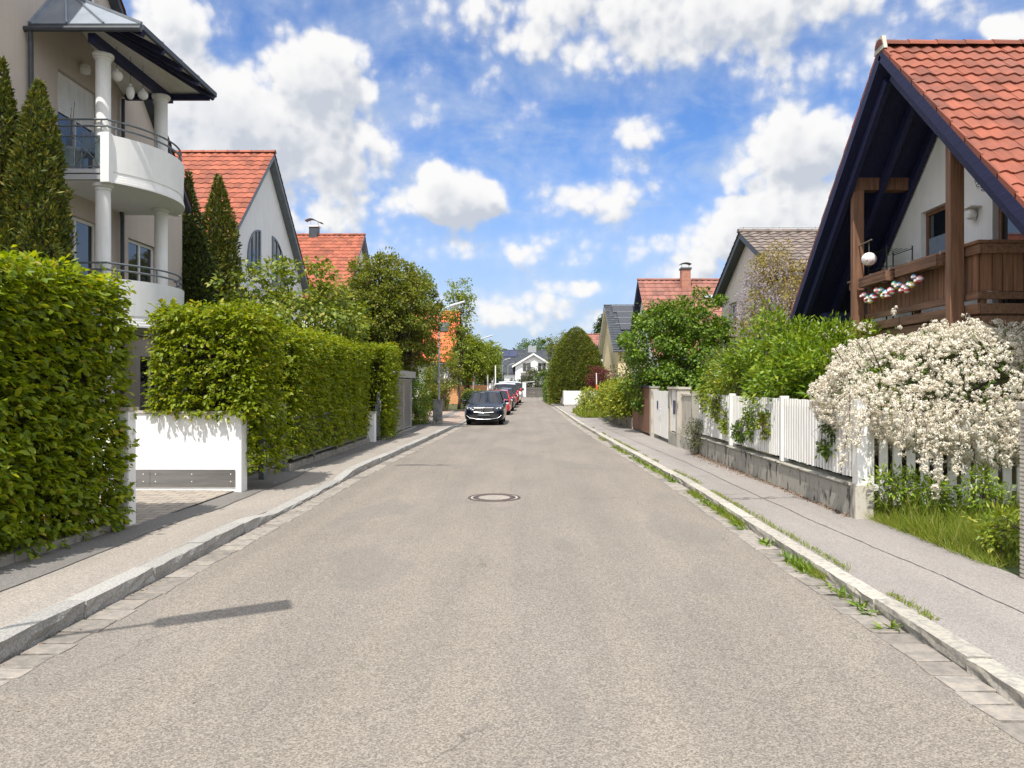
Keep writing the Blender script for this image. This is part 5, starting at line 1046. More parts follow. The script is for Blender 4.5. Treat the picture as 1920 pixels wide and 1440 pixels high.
b = MB(); b.box((8.55, 42.1, 6.4), (9.05, 42.6, 8.1)); ck = b.build('chimney', M['brick'], hf); MB().box((8.5, 42.05, 8.1), (9.1, 42.65, 8.2)).build('cap', M['dark_metal'], ck)
b = MB(); pts = [(8.5+.06*i, 8.42+.07*math.sin(i/10*math.pi)) for i in range(11)]; b.prism([(x, 42.1, z) for x, z in pts]+[(x, 42.1, z-.03) for x, z in reversed(pts)], (0, .5, 0)); b.tube([(8.6, 42.35, 8.2), (8.6, 42.35, 8.45)], .012, 4); b.tube([(9.0, 42.35, 8.2), (9.0, 42.35, 8.45)], .012, 4); b.build('cowl', M['dark_metal'], ck)
nn = Vector((0, -.85, 1)).normalized(); p0 = Vector((10.9, 42.0, 7.6-.85))+nn*.09; vv = Vector((0, -1, -.85)).normalized(); b = MB(); b.prism([p0, p0+Vector((.7, 0, 0)), p0+Vector((.7, 0, 0))+vv*.7, p0+vv*.7], nn*.12); b.build('roof_window', M['dark_metal'], hfr)
b = MB(); q0 = Vector((9.6, 41.6, 7.6-1.4*.85))+nn*.16; b.bar(q0, q0+Vector((2.2, 0, 0)), .25, .03, nn); b.build('snow_guard', M['galv'], hfr)
hg, hgr = gable_house('pale yellow gable house with dark roof covered in solar panels', 6.55, 1, 61, 8.0, .60, 6, 5.5, 9, .4, 'stucco_yellow', 'tile_dark', trim='white_dirty', tw=.34, tl=.4, seed=35, seg=4, holes=[(57.2, 58.1, 1.6, 3.2), (59.6, 60.6, 1.6, 3.2)], near_holes=[(7.5, 8.6, 1.6, 3.0)], frame='white_paint')
nn = Vector((0, -.6, 1)).normalized(); vv = Vector((0, -1, -.6)).normalized(); b = MB(); c2 = MB()
for j in range(4):
    for i in range(5):
        p0 = Vector((6.7+i*1.72+(.3 if j > 0 else .0), 61, 8.0))+vv*(.25+j*1.08)+nn*.12; b.prism([p0, p0+Vector((1.64, 0, 0)), p0+Vector((1.64, 0, 0))+vv*1.0, p0+vv*1.0], nn*.04)
    p0 = Vector((6.7, 61, 8.0))+vv*(.22+j*1.08)+nn*.13; c2.bar(p0, p0+Vector((8.6, 0, 0)), .03, .06, nn)
sp = b.build('solar_panels', M['solar_dark'], hg); c2.build('mounting_rail', M['alu'], sp)
hh_, hhr = gable_house('far house with red tiled roof and a dormer behind the yellow gable', 5.9, 1, 84, 7.2, .8, 6, 6, 10, .4, 'stucco_grey', 'tile_brown', trim='wood_shade_blue', tw=.4, tl=.5, seed=36, seg=4, near_holes=[(6.6, 7.4, 1.2, 2.4)])
b = MB(); b.box((7.2, 79.4, 4.0), (8.6, 82.5, 5.6)); dm = b.build('dormer', M['stucco_white'], hh_); b = MB(); b.prism([(6.95, 79.2, 5.0), (7.25, 79.2, 5.75), (8.55, 79.2, 5.75), (8.85, 79.2, 5.0), (8.7, 79.2, 4.95), (8.5, 79.2, 5.6), (7.3, 79.2, 5.6), (7.1, 79.2, 4.95)], (0, 3.2, 0)); b.build('dormer_roof', M['wood_shade_blue'], dm)
MB().box((7.5, 79.36, 4.35), (8.3, 79.397, 5.35)).build('dormer_window', M['glass'], dm)
# ---------------------------------------------------------------- parked vehicles (built at the origin, nose towards -y)
def wheels(t, xs, ys_, r, w=.2):
    for x in (-xs, xs):
        for y in ys_:
            s = 1 if x > 0 else -1
            b = MB(); prof = [(r*.62, -w/2), (r*.93, -w/2), (r, -w/2+.03), (r, w/2-.03), (r*.93, w/2), (r*.62, w/2)]; n = 24
            vs = [(x-s*w/2+q, y+rr_*math.cos(2*math.pi*k/n), r+rr_*math.sin(2*math.pi*k/n)) for rr_, q in prof for k in range(n)]
            b.add(vs, [(i*n+k, i*n+(k+1) % n, (i+1)*n+(k+1) % n, (i+1)*n+k) for i in range(5) for k in range(n)]); wh = b.build('wheel', M['rubber'], t, smooth='auto')
            b = MB(); xo = x-s*w/2+s*w*.42
            b.add([(xo-s*.05, y+r*.63*math.cos(2*math.pi*k/n), r+r*.63*math.sin(2*math.pi*k/n)) for k in range(n)], [tuple(range(n))])
            for k in range(5): a = 2*math.pi*k/5; b.bar((xo-s*.02, y, r), (xo-s*.02, y+r*.6*math.cos(a), r+r*.6*math.sin(a)), .06, .03, (1, 0, 0))
            b.build('rim', M['rim'], wh)
def loft_body(st):
    mb = MB(); rows = []
    for y, hw, zl, zb, cr in st:
        h = zb-zl; half = [(hw*.90, zl), (hw*.985, zl+h*.18), (hw, zl+h*.5), (hw*.985, zl+h*.8), (hw*.93, zb-.015), (hw*.62, zb+cr*.7), (0, zb+cr)]
        rows.append([(x, y, z) for x, z in half]+[(-x, y, z) for x, z in reversed(half[:-1])])
    n = len(rows[0]); mb.add([p for q in rows for p in q], [(i*n+j, i*n+(j+1) % n, (i+1)*n+(j+1) % n, (i+1)*n+j) for i in range(len(rows)-1) for j in range(n)] + [tuple(range(n)), tuple((len(rows)-1)*n+j for j in range(n-1, -1, -1))]); return mb
def cabin(t, m, P):
    """P: five (halfwidth, y, z) points A..E from windscreen foot over the roof to the tail"""
    A, B, C, D_, E = P; ctr = lambda p, f, u: (0, p[1]+f, p[2]+u); L = lambda p: (-p[0], p[1], p[2])
    A0, B0, C0, D0, E0 = ctr(A, -.12, .012), ctr(B, -.07, .03), ctr(C, 0, .04), ctr(D_, .05, .03), ctr(E, .07, .01)
    b = MB(); b.add([A, A0, L(A), L(B), B0, B], [(0, 1, 4, 5), (1, 2, 3, 4)]); b.build('windscreen', M['car_glass'], t, smooth=True)
    b = MB(); b.add([D_, D0, L(D_), L(E), E0, E], [(0, 1, 4, 5), (1, 2, 3, 4)]); b.build('rear_window', M['car_glass'], t, smooth=True)
    for s in (1, -1): b = MB(); b.add([(s*p[0], p[1], p[2]) for p in P], [(0, 1, 2, 3, 4)]); b.build('side_window', M['car_glass'], t)
    b = MB(); u = .012; b.add([(x, y, z+u) for x, y, z in (B, B0, L(B), L(C), C0, C, L(D_), D0, D_)]+[B, B0, L(B), L(D_), D0, D_, C, L(C)], [(0, 1, 4, 5), (1, 2, 3, 4), (5, 4, 7, 8), (4, 3, 6, 7), (0, 9, 10, 1), (1, 10, 11, 2), (6, 12, 13, 7), (7, 13, 14, 8)])
    for s in (1, -1):
        q = [(s*p[0]*1.004, p[1], p[2]+.004) for p in P]
        b.tube(q, [.03, .03, .032, .032, .03], 6); mid = C; b.bar((s*(A[0]*.5+E[0]*.5)*1.008, mid[1]+.05, A[2]), (s*mid[0]*1.008, mid[1], mid[2]), .09, .03)
    b.build('roof', m, t, smooth='auto')
def common(t, hw, ym, zm, m, plate_y=None, plate_z=.42, lens=None, lr=.5):
    for s in (1, -1):
        b = MB(); x = s*(hw+.10); b.ball((x, ym, zm), .11, 10, 6, .62); b.bar((s*(hw-.06), ym+.04, zm-.06), (x-s*.06, ym+.02, zm-.03), .05, .03); b.build('mirror', m, t, smooth=True)
def place(t, x, y, s=1): t.location = (x, y, 0); t.scale = (s, s, s)
CG_ = 'vehicles parked along the left kerb'
t = thing('parked_car', 'shiny dark blue black hatchback with a wide chrome grille, nearest parked car', 'car', (0, 0, 0), CG_)
loft_body([(-.02, .52, .32, .60, .01), (.03, .72, .22, .70, .02), (.16, .82, .18, .77, .03), (.40, .87, .17, .83, .045), (.95, .885, .17, .90, .055), (1.3, .89, .17, .95, .05), (2.4, .895, .17, .97, .02), (3.5, .885, .18, .99, .02), (4.1, .85, .22, .99, .02), (4.3, .74, .34, .80, .02)]).build('body', M['car_black'], t, smooth=True, sub=2)
cabin(t, M['car_black'], [(.75, 1.25, .94), (.57, 2.0, 1.37), (.58, 2.7, 1.42), (.56, 3.5, 1.37), (.70, 4.15, .99)])
wheels(t, .80, (.85, 3.5), .32); common(t, .84, 1.5, 1.0, M['car_black'])
def front_y(x): return -.005+.22*abs(x)**2.0*.9/.6
g = MB(); 
for s in (-1, 1):
    ringp = [(s*(.02+.40*(.5+.5*math.cos(a))) , .665+.085*math.sin(a)*(1 if math.sin(a) > 0 else 1.1)) for a in np.linspace(0, 2*math.pi, 17)[:-1]]
    ringp = [(s*(.025+(.38 if c_ > 0 else 0)+.02*c_), z) for c_, z in ((1, .70), (1, .63), (.6, .565), (-1, .54), (-1, .755), (.6, .75))]
    g.tube([(x, front_y(x)-.085, z) for x, z in ringp+ringp[:1]], .016, 6)
    for k in range(8): x = s*(.05+.043*k); g.bar((x, front_y(x)-.08, .555+.004*k), (x, front_y(x)-.08, .745), .014, .02, (0, 1, 0))
gr = g.build('grille', M['chrome'], t, smooth='auto')
g = MB()
for s in (-1, 1): g.add([(s*.02, -.055, .545), (s*.40, -.01, .58), (s*.40, -.01, .735), (s*.02, -.055, .75)], [(0, 1, 2, 3)])
g.build('grille_backing', M['plastic'], gr)
MB().lathe((0, -.03, .785), [(.038, 0), (.036, .008)], 14).build('badge', M['alu'], t)
for s in (-1, 1):
    b = MB(); pts = [(.46, .67), (.48, .735), (.66, .765), (.80, .79), (.815, .72), (.66, .66)]
    b.add([(s*x, front_y(x)-.02-(.0 if x < .7 else -.03), z) for x, z in pts], [tuple(range(6))]); hl = b.build('headlight', M['plastic'], t)
    b = MB()
    for x in (.56, .70): b.ball((s*x, front_y(x)-.02, .705+.05*(x-.5)), .038, 10, 6)
    b.tube([(s*.47, front_y(.47)-.03, .728), (s*.66, front_y(.66)-.03, .758), (s*.80, front_y(.8)-.01, .782)], .011, 5); b.tube([(s*.49, front_y(.47)-.03, .675), (s*.60, front_y(.6)-.03, .668), (s*.63, front_y(.66)-.03, .70), (s*.76, front_y(.76)-.01, .705)], .009, 5); b.build('lamp', M['lens'], hl, smooth=True)
b = MB(); b.add([(-.66, .02, .50), (-.54, -.02, .30), (.54, -.02, .30), (.66, .02, .50), (0, -.085, .28), (0, -.085, .50)], [(0, 1, 4, 5), (5, 4, 2, 3)]); lo = b.build('air_intake', M['plastic'], t)
b = MB(); b.tube([(-.74, .03, .43), (-.60, -.02, .32), (-.3, -.085, .275), (0, -.105, .265), (.3, -.085, .275), (.60, -.02, .32), (.74, .03, .43)], .008, 6); b.build('lip', M['chrome'], lo)
MB().box((-.25, -.115, .41), (.25, -.10, .48)).build('number_plate', M['plate'], t)
b = MB(); b.box((-.60, 1.63, 1.045), (-.54, 1.635, 1.10)); b.build('sticker', M['white_paint'], t)
place(t, -1.83, 31.4, .975)
def small_car(label, m, x, y, s, lens=True):
    t = thing('parked_car', label, 'car', (0, 0, 0), CG_)
    loft_body([(-.02, .55, .32, .58, .01), (.04, .74, .22, .70, .02), (.18, .80, .18, .78, .04), (.8, .84, .18, .90, .05), (1.1, .84, .18, .96, .04), (2.2, .845, .18, .98, .02), (3.3, .83, .2, 1.0, .02), (3.75, .76, .3, .95, .02)]).build('body', m, t, smooth=True, sub=2)
    cabin(t, m, [(.72, 1.0, .95), (.58, 1.65, 1.42), (.59, 2.3, 1.48), (.57, 3.1, 1.44), (.68, 3.68, 1.0)]); wheels(t, .75, (.7, 3.1), .3); common(t, .80, 1.25, 1.02, m)
    for s_ in (-1, 1):
        b = MB(); b.ball((s_*.60, .10, .70), .12, 12, 8, .75); hl = b.build('headlight', M['lens'], t, smooth=True)
        MB().ball((s_*.55, .03, .36), .055, 10, 6).build('fog_lamp', M['lens'], t, smooth=True)
    b = MB(); b.add([(-.45, -.005, .58), (-.42, -.01, .50), (.42, -.01, .50), (.45, -.005, .58), (-.55, .03, .42), (-.45, .02, .28), (.45, .02, .28), (.55, .03, .42), (0, -.04, .58), (0, -.04, .5), (0, -.035, .42), (0, -.035, .28)], [(0, 1, 9, 8), (8, 9, 2, 3), (4, 5, 11, 10), (10, 11, 6, 7)]); b.build('grille', M['plastic'], t)
    MB().box((-.25, -.06, .43), (.25, -.05, .52)).build('number_plate', M['plate'], t); place(t, x, y, s)
small_car('red hatchback parked second behind the dark car', M['car_red'], -1.72, 41.5, .93)
small_car('dark grey hatchback with pale roof edge parked third in the row', M['car_grey'], -1.66, 47.6, .97)
def van(label, m, mu, x, y, s, extra=None):
    t = thing('parked_van', label, 'van', (0, 0, 0), CG_)
    loft_body([(-.02, .62, .32, .75, .01), (.05, .84, .24, .92, .02), (.3, .92, .22, 1.05, .03), (.8, .95, .22, 1.12, .03), (1.4, .95, .22, 1.15, .01), (4.6, .95, .24, 1.15, .01), (4.75, .92, .3, 1.12, .01)]).build('body', m, t, smooth=True, sub=2)
    b = MB(); q = [(.90, .92, 1.12), (.80, 1.62, 1.88), (.83, 2.2, 1.97), (.83, 4.6, 1.96), (.90, 4.72, 1.1)]
    b.add([(x_, y_, z_) for x_, y_, z_ in q[1:]]+[(-x_, y_, z_) for x_, y_, z_ in q[1:]]+[(.9, 1.75, 1.12), (-.9, 1.75, 1.12), (0, 1.55, 1.92), (0, 2.2, 2.02), (0, 4.6, 2.01)], [(8, 0, 1, 2, 3), (9, 7, 6, 5, 4), (0, 10, 11, 1), (10, 4, 5, 11), (1, 11, 12, 2), (11, 5, 6, 12), (3, 2, 12, 6, 7)]); b.build('roof', mu, t)
    b = MB(); b.add([(.90, .92, 1.12), (0, .78, 1.14), (-.90, .92, 1.12), (-.80, 1.62, 1.88), (0, 1.53, 1.92), (.80, 1.62, 1.88)], [(0, 1, 4, 5), (1, 2, 3, 4)]); b.build('windscreen', M['car_glass'], t, smooth=True)
    for sx in (1, -1):
        b = MB(); b.add([(sx*.905, .94, 1.12), (sx*.805, 1.62, 1.86), (sx*.83, 1.75, 1.80), (sx*.905, 1.75, 1.12)], [(0, 1, 2, 3)]); b.build('side_window', M['car_glass'], t)
        b = MB(); b.add([(sx*.908, 1.95, 1.2), (sx*.842, 1.95, 1.78), (sx*.842, 3.3, 1.78), (sx*.908, 3.3, 1.2)], [(0, 1, 2, 3)]); b.build('side_window', M['car_glass'], t)
        b = MB(); b.ball((sx*.74, .08, .80), .14, 10, 6, .8); b.build('headlight', M['lens'], t, smooth=True)
        b = MB(); b.ball((sx*1.04, 1.15, 1.28), .085, 10, 6, 1.5); b.bar((sx*.92, 1.2, 1.2), (sx*1.02, 1.17, 1.25), .05, .04); b.build('mirror', m if m != M['van_white'] else M['plastic'], t, smooth=True)
    b = MB(); b.add([(-.6, .0, .72), (-.55, -.01, .58), (.55, -.01, .58), (.6, .0, .72), (-.6, .03, .5), (-.5, .03, .32), (.5, .03, .32), (.6, .03, .5), (0, -.05, .72), (0, -.05, .58), (0, -.045, .5), (0, -.045, .32)], [(0, 1, 9, 8), (8, 9, 2, 3), (4, 5, 11, 10), (10, 11, 6, 7)]); b.build('grille', M['plastic'], t)
    MB().box((-.26, -.075, .52), (.26, -.065, .62)).build('number_plate', M['plate'], t); wheels(t, .84, (.85, 3.9), .33)
    if extra: extra(t)
    place(t, x, y, s)
van('red and white van with red mirrors parked fourth in the row', M['van_red'], M['van_white'], -1.68, 54.2, .90)
van('taller red van with white roof and red mirrors, fifth in the row', M['van_red'], M['van_white'], -1.62, 60.6, .97)
def opend(t): 
    b = MB(); b.box((.96, 4.3, .5), (1.30, 4.36, 1.9)); b.build('rear_door', M['van_white'], t); b = MB(); b.bar((.9, 4.7, 1.93), (2.1, 4.9, 2.02), .4, .05); b.build('tailgate', M['van_white'], t)
van('white van with dark front and an open rear door, last in the row', M['van_white'], M['van_white'], -1.45, 67.2, .97, opend)
# ---------------------------------------------------------------- street lamps and street furniture
LG = 'street lamps along the left pavement'
def lamp(label, x, y, h, d, arm=1.5, head=.75, z0=.1, r=.05, hw=.085):
    t = thing('street_lamp', label, 'street lamp', (x, y, z0), LG); d = Vector(d).normalized(); b = MB(); P0 = Vector((x, y, z0))
    pts = [P0, P0+Vector((0, 0, h*.5)), P0+Vector((0, 0, h-.75))]; b.tube(pts, [r*1.25, r, r*.8], 10)
    b.tube([P0, P0+Vector((0, 0, .9))], r*1.6, 10); b.build('pole', M['galv'], t, smooth='auto')
    b = MB(); c = P0+Vector((0, 0, h-.75)); a = [c]+[c+d*(.55*(1-math.cos(q)))+Vector((0, 0, .5*math.sin(q))) for q in np.linspace(.2, 1.25, 6)]
    e = a[-1]; a.append(e+d*max(arm-.55, .06)+Vector((0, 0, max(arm-.55, .06)*.32))); b.tube(a, r*.62, 8); b.build('arm', M['galv'], t, smooth='auto')
    e = a[-1]; f = e+d*head+Vector((0, 0, head*.30)); s = d.cross(Vector((0, 0, 1))); b = MB(); up = Vector((0, 0, .045))
    b.add([e+s*hw*.8-up, e-s*hw*.8-up, e-s*hw*.8+up, e+s*hw*.8+up, f+s*hw-up*.6, f-s*hw-up*.6, f-s*hw+up, f+s*hw+up], [(0, 1, 2, 3), (7, 6, 5, 4), (0, 4, 5, 1), (1, 5, 6, 2), (2, 6, 7, 3), (3, 7, 4, 0)]); hd = b.build('lamp_head', M['alu'], t, bevel=.012)
    b = MB(); g_ = e.lerp(f, .2); k_ = e.lerp(f, .95); q = Vector((0, 0, -.052)); b.add([g_+s*.05+q, g_-s*.05+q, k_-s*.07+q*.75, k_+s*.07+q*.75], [(0, 1, 2, 3)]); b.build('lens', M['lens'], hd); return t
lamp('street lamp rising from the grey cabinet beside the round tree', -3.68, 31.35, 5.1, (1, .08, 0), .55, .62, r=.038)
lamp('slender curved street lamp just behind the dark car', -4.1, 58, 5.3, (1, 0, 0), .85, .75, r=.045)
lamp('street lamp with short head rising behind the red vans', -4.0, 88, 5.3, (1, 0, 0), .3, .7); lamp('thin far street lamp before the white house, middle of the distant three', -3.6, 106, 5.3, (1, 0, 0), .3, .7); lamp('farthest thin street lamp before the white house', -3.4, 128, 5.2, (1, 0, 0), .3, .7)
lamp('street lamp off the left edge whose shadow falls across the near road', -4.25, 2.36, 5.1, (1, .42, 0), 1.05, .85, hw=.13, r=.042)
t = thing('utility_cabinet', 'stained grey utility cabinet at the foot of the street lamp', 'cabinet', (-3.68, 31.05, .1)); MB().box((-3.9, 30.85, .1), (-3.5, 31.2, .24)).build('plinth', M['concrete'], t); MB().box((-3.88, 30.88, .24), (-3.52, 31.18, 1.04)).build('body', M['cabinet'], t, bevel=.012); MB().box((-3.9, 30.86, 1.042), (-3.5, 31.2, 1.08)).build('cap', M['cabinet'], t, bevel=.008)
b = MB(); b.box((-3.86, 30.868, .3), (-3.54, 30.879, .98)); dr = b.build('door', M['cabinet'], t); MB().box((-3.60, 30.858, .62), (-3.57, 30.867, .70)).build('handle', M['galv'], dr)
t = thing('board_fence', 'new orange softwood board fence of a building plot', 'fence', (-5.3, 57, .1))
mb = MB()
for k in range(7): mb.box((-7.1, 55.9-.0, .25+.2*k), (-2.9, 55.93, .44+.2*k))
mb.build('boards', M['wood_new'], t)
for x in (-7.0, -5.6, -4.3, -3.0): MB().box((x, 55.94, .1), (x+.1, 56.04, 1.75)).build('post', M['wood_brown'], t)
PG = 'posts along the building plot'
for lab, x, y, h, st in (('red and white striped marker pole beside the curved lamp', -4.0, 55.2, 3.1, 1), ('pale wooden post in front of the board fence', -2.95, 55.3, 2.4, 0), ('shorter thin post before the board fence', -2.72, 57.5, 2.0, 0), ('greenish pole at the right end of the board fence', -2.62, 61, 3.2, 0)):
    t = thing('marker_pole', lab, 'pole', (x, y, .1), PG); MB().tube([(x, y, .05), (x, y, h)], .05, 8).build('pole', M['white_dirty' if not st else 'white_paint'], t)
    if st:
        for z in (1.0, 1.9, 2.8): MB().tube([(x, y, z), (x, y, z+.3)], .053, 8, False).build('band', M['stripe_red'], t)
# left far trees
tree('slender_tree', 'slender pale green tree standing above the street lamp', 'tree', (-4.3, 47, .1), (-4.2, 46.6, 5.75), (.85, .9, 2.9), 3.5, .09, 95, 36, .16, 'light', 111, cr=.38, lumpy=.3, shape=DIAM)
tree('street_tree', 'bright yellow green tree left of the curved lamp', 'tree', (-4.5, 56, .1), (-4.3, 55.6, 3.7), (1.25, 1.3, 1.75), 2.4, .11, 150, 60, .17, 'light', 112, cr=.42)
tree('street_tree', 'leafy green tree hanging over the parked vans', 'tree', (-3.75, 66, .1), (-3.6, 64, 3.65), (1.5, 1.9, 1.65), 2.2, .11, 160, 60, .17, 'light', 113, cr=.42)
tree('garden_tree', 'small loose green tree with a pale trunk behind the cabinet', 'tree', (-4.9, 44, .1), (-4.95, 43.8, 2.35), (1.05, 1.0, 1.3), 1.4, .09, 80, 46, .12, 'globe', 114, cr=.32, bark='bark_pale')
for lab, c_, R_, m, s_ in (('low bush with yellow top beside the paved drive', (-5.6, 45.2, .9), (1.0, .8, .9), 'light', 115), ('dark bush behind the black car', (-3.55, 47.5, .65), (.55, .6, .6), 'dark', 116), ('tall garden shrub left of the paved drive', (-6.4, 48, 1.6), (1.2, 1.0, 1.6), 'hazel', 117), ('yellow flowering shrub near the building plot', (-3.7, 52, .75), (.8, .5, .5), 'varieg', 118), ('thick green shrub behind the board fence', (-5.8, 62, 1.6), (2.2, 1., 1.6), 'mid', 119), ('dark hedge like shrub behind the striped pole', (-3.4, 72, 1.5), (1.5, 1.5, 1.8), 'dark', 120)):
    shrub(lab, c_, R_, 70, 50, .12, m, s_, cr=.34)
# ---------------------------------------------------------------- far end of the street
sheet('road', [[(-30, 82, -.002), (30, 82, -.002)], [(-30, 90, -.002), (30, 90, -.002)]], M['asphalt'])
t = thing('board_fence', 'low grey weathered board fence closing the end of the street', 'fence', (1.8, 90.5, .05))
mb = MB()
for k in range(6): mb.box((-1.5, 90.5, .12+.2*k), (5.0, 90.53, .30+.2*k))
mb.build('boards', M['wood_grey'], t); MB().box((-1.6, 90.42, .0), (5.1, 90.5, .11)).build('base', M['concrete'], t)
for x in (-.6, .8, 2.2, 3.6): MB().box((x, 90.54, .05), (x+.1, 90.62, 1.3)).build('post', M['wood_grey'], t)
for lab, c_, R_, m, s_ in (('dense dark bush behind the grey end fence', (2.6, 93, 1.9), (1.9, 1.5, 1.7), 'mid', 131), ('pale flowering bush before the white end house', (.9, 95, 2.3), (1.9, 1.3, 1.8), 'grey_leaf', 132), ('clipped dark bush at the left of the end fence', (-1.4, 94, 1.2), (1.5, 1., 1.0), 'dark', 133)):
    shrub(lab, c_, R_, 90, 50, .17, m, s_, cr=.42)
tree('brown_tree', 'tall brownish sparse tree behind the cone shaped yew', 'tree', (4.0, 92, .1), (4.0, 92, 5.0), (1.9, 1.9, 3.0), 3.0, .16, 150, 36, .2, 'globe', 134, cr=.4, twigs=60)
conifer('yew', 'large egg shaped clipped yew above the white wall', (3.72, 58.3, .6), 5.5, [(0, 1.75), (.12, 2.1), (.3, 2.2), (.5, 1.98), (.7, 1.5), (.86, .95), (.95, .5), (1, .1)], 34000, .13, 'yew', 135, None, .45, .05, .4)
HG2 = 'clipped hedges by the end of the right pavement'
hedge('clipped light green hedge left of the cone shaped yew', (1.95, 3.0, 62, 67, .1, 1.75), 900, .14, 6, 'globe', seed=136, shape=DIAM, group=HG2, faces='xyt', bulge=.04)
hedge('darker clipped hedge farther along beyond the light green one', (1.75, 2.8, 68, 78, .1, 2.0), 900, .16, 6, 'mid', seed=137, shape=DIAM, group=HG2, faces='xyt', bulge=.05)
t = thing('garden_wall', 'white rendered corner wall beneath the yew', 'wall', (3.4, 55.6, .08)); MB().box((2.62, 55.2, .22), (5.2, 55.45, 1.22)).build('wall', M['stucco_white'], t); MB().box((2.62, 55.46, .22), (2.85, 60.5, 1.22)).build('side_wall', M['stucco_white'], t); MB().box((2.64, 55.22, .03), (5.2, 55.44, .215)).build('plinth', M['concrete'], t)
tree('red_maple', 'small dark red maple beside the white corner wall', 'tree', (4.9, 51, .1), (4.75, 50.8, 2.1), (.95, .8, .8), 1.3, .05, 60, 46, .1, 'red_leaf', 138, cr=.3)
t = thing('marker_pole', 'thin white pole in front of the red maple', 'pole', (4.25, 46.5, .1)); MB().tube([(4.25, 46.5, .05), (4.2, 46.5, 2.4)], .03, 8).build('pole', M['white_paint'], t); MB().box((4.16, 46.42, 1.3), (4.28, 46.46, 1.7)).build('reflector', M['stripe_red'], t)
tag(MB().box((2.75, 38.6, .075), (3.35, 39.4, .17)).build('stone_slab', M['concrete_edge'], bevel=.03, jit=.02), 'flat grey stone slab lying at the edge of the right pavement', 'stone')
# white house closing the view
W, Wr = gable_house('white house with dark roof and solar panels closing the view', -16, 1, 146, 8.2, .62, 7, 7, 26, .4, 'stucco_grey', 'tile_dark', trim='dark_metal', tw=.4, tl=.5, seed=41, seg=3, near_holes=[(-7.6, -4.4, 1.7, 3.9), (-13, -10, 1.7, 3.9), (3.2, 5.0, 1.7, 3.9)], frame='white_paint')
b = MB(); xc, hw, yw = 1.0, 3.3, 137.8
b.wall([(xc-hw, .1), (xc+hw, .1), (xc+hw, 5.1), (xc, 7.0), (xc-hw, 5.1)], [(xc-2.0, xc-.45, 3.9, 5.6), (xc+.75, xc+2.3, 3.9, 5.6), (xc-2.4, xc+.0, 1.6, 3.2)], lambda u, v: (u, yw, v), (0, .3, 0)); b.box((xc-hw, yw+.3, .1), (xc-hw+.25, 140, 5.0)); b.box((xc+hw-.25, yw+.3, .1), (xc+hw, 140, 5.0))
gb = b.build('gable_wall', M['stucco_white'], W)
for h in ((xc-2.0, xc-.45, 3.9, 5.6), (xc+.75, xc+2.3, 3.9, 5.6), (xc-2.4, xc+.0, 1.6, 3.2)): window(W, 'window', h, lambda u, v: (u, yw, v), (0, 1, 0), .15, frame='white_paint', mull=1)
b = MB()
for s in (-1, 1): b.prism([(xc, yw-.5, 7.45), (xc+s*(hw+.6), yw-.5, 7.45-(hw+.6)*.6), (xc+s*(hw+.6), yw-.5, 7.2-(hw+.6)*.6), (xc, yw-.5, 7.2)], (0, 8, 0))
gr_ = b.build('gable_roof', M['tile_dark'], W); b = MB()
for s in (-1, 1): b.prism([(xc, yw-.53, 7.35), (xc+s*(hw+.6), yw-.53, 7.35-(hw+.6)*.6), (xc+s*(hw+.6), yw-.53, 7.0-(hw+.6)*.6), (xc, yw-.53, 7.0)], (0, .028, 0))
b.build('barge_board', M['white_paint'], gr_)
b = MB(); b.box((xc-2.4, yw-.9, 3.8), (xc+2.6, yw-.02, 3.9)); bl = b.build('balcony', M['stucco_white'], W); b = MB()
for x in np.arange(xc-2.4, xc+2.61, .2): b.tube([(x, yw-.88, 3.9), (x, yw-.88, 4.8)], .015, 4)
b.box((xc-2.4, yw-.91, 4.8), (xc+2.6, yw-.85, 4.85)); b.build('railing', M['rail_metal'], bl)
MB().box((-.0, 145.2, 7.3), (1.6, 146.4, 9.0)).build('chimney', M['galv'], W)
nn = Vector((0, -.62, 1)).normalized(); vv = Vector((0, -1, -.62)).normalized(); b = MB()
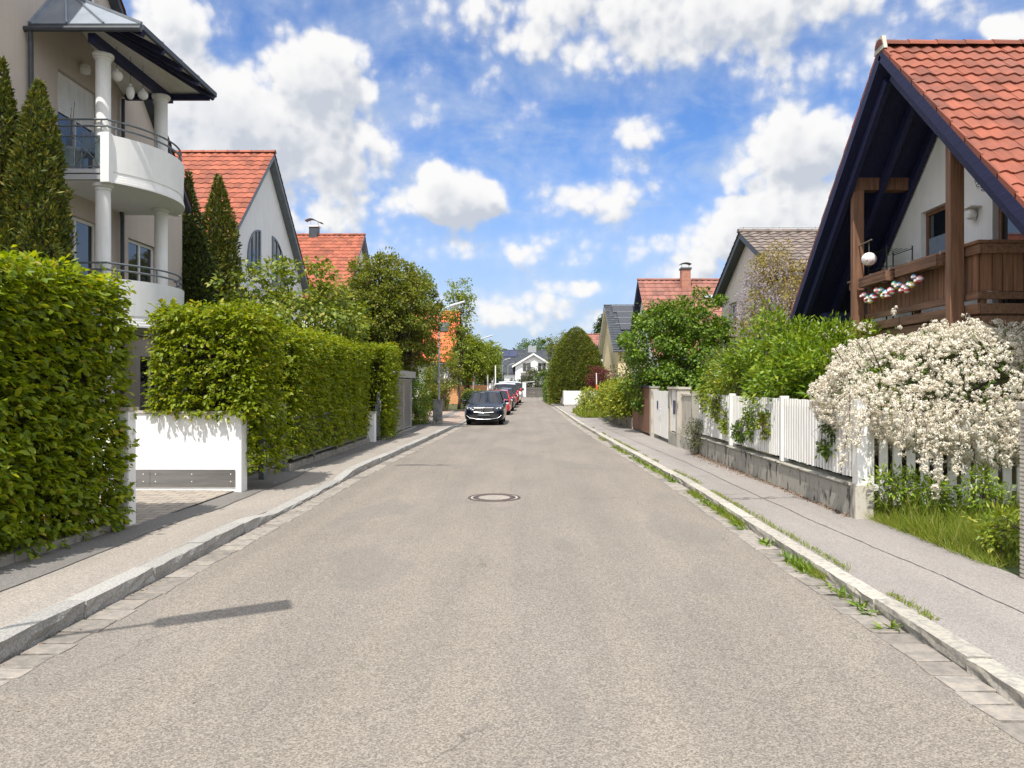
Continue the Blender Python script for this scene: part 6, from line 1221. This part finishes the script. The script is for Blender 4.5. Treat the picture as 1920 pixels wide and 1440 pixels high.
for i in range(4):
    p0 = Vector((-8.2+i*1.55, 146, 8.2))+vv*.4+nn*.12; b.prism([p0, p0+Vector((1.45, 0, 0)), p0+Vector((1.45, 0, 0))+vv*2.3, p0+vv*2.3], nn*.05)
for i in range(2):
    p0 = Vector((-7.9+i*1.55, 146, 8.2))+vv*3.2+nn*.12; b.prism([p0, p0+Vector((1.45, 0, 0)), p0+Vector((1.45, 0, 0))+vv*2.3, p0+vv*2.3], nn*.05)
p0 = Vector((5.2, 146, 8.2))+vv*.4+nn*.12; b.prism([p0, p0+Vector((2, 0, 0)), p0+Vector((2, 0, 0))+vv*2.0, p0+vv*2.0], nn*.05); b.build('solar_panels', M['solar'], W)
# distant trees on the skyline
DT = 'trees rising behind the far houses'
for lab, x, y, z, R_, m, s_ in (('broad green tree above the white end house chimney', 1.5, 175, 8.6, (5.5, 4, 3.2), 'mid', 141), ('dark pine right of the broad tree on the skyline', 7.5, 170, 8.2, (3.6, 3, 3.4), 'dark', 142), ('dark thin tree at the left end of the white house roof', -8.5, 172, 6.8, (4, 3, 2.8), 'dark', 143), ('pine top above the far red roofed house', 12.8, 120, 10.2, (2.0, 2, 2.0), 'dark', 144), ('tall dark tree mass right behind the yew', 8.5, 125, 5.6, (3.2, 3, 4.2), 'mid', 145), ('wide dark tree left behind the vans', -9, 100, 3.2, (4, 3, 3.2), 'dark', 146), ('green tree behind the orange roofed houses', -12, 84, 4.2, (3.5, 3, 3.6), 'mid', 147), ('garden tree far behind the pale yellow house', 16, 95, 3.6, (4, 3, 3.4), 'mid', 148)):
    tree('distant_tree', lab, 'tree', (x, y, 0), (x, y, z), R_, max(z*.7, 1.5), .22, 190, 46, .36, m, s_, DT, cr=.75, lumpy=.3)
n = 9000; th = RNG.uniform(0, math.pi, n); d_ = RNG.uniform(230, 300, n); P = np.stack([np.cos(th)*d_, np.sin(th)*d_, RNG.uniform(0, 1, n)**1.3*9*(1+.35*np.sin(th*37)+.2*np.sin(th*91))], 1)
o = leaf_mesh('distant_wood', P, RNG.normal(size=(n, 3)), RNG.normal(size=(n, 3)), RNG.uniform(2, 4.5, n), RNG.uniform(1.5, 3, n), M['dark'], None, DIAM); o['kind'] = 'stuff'
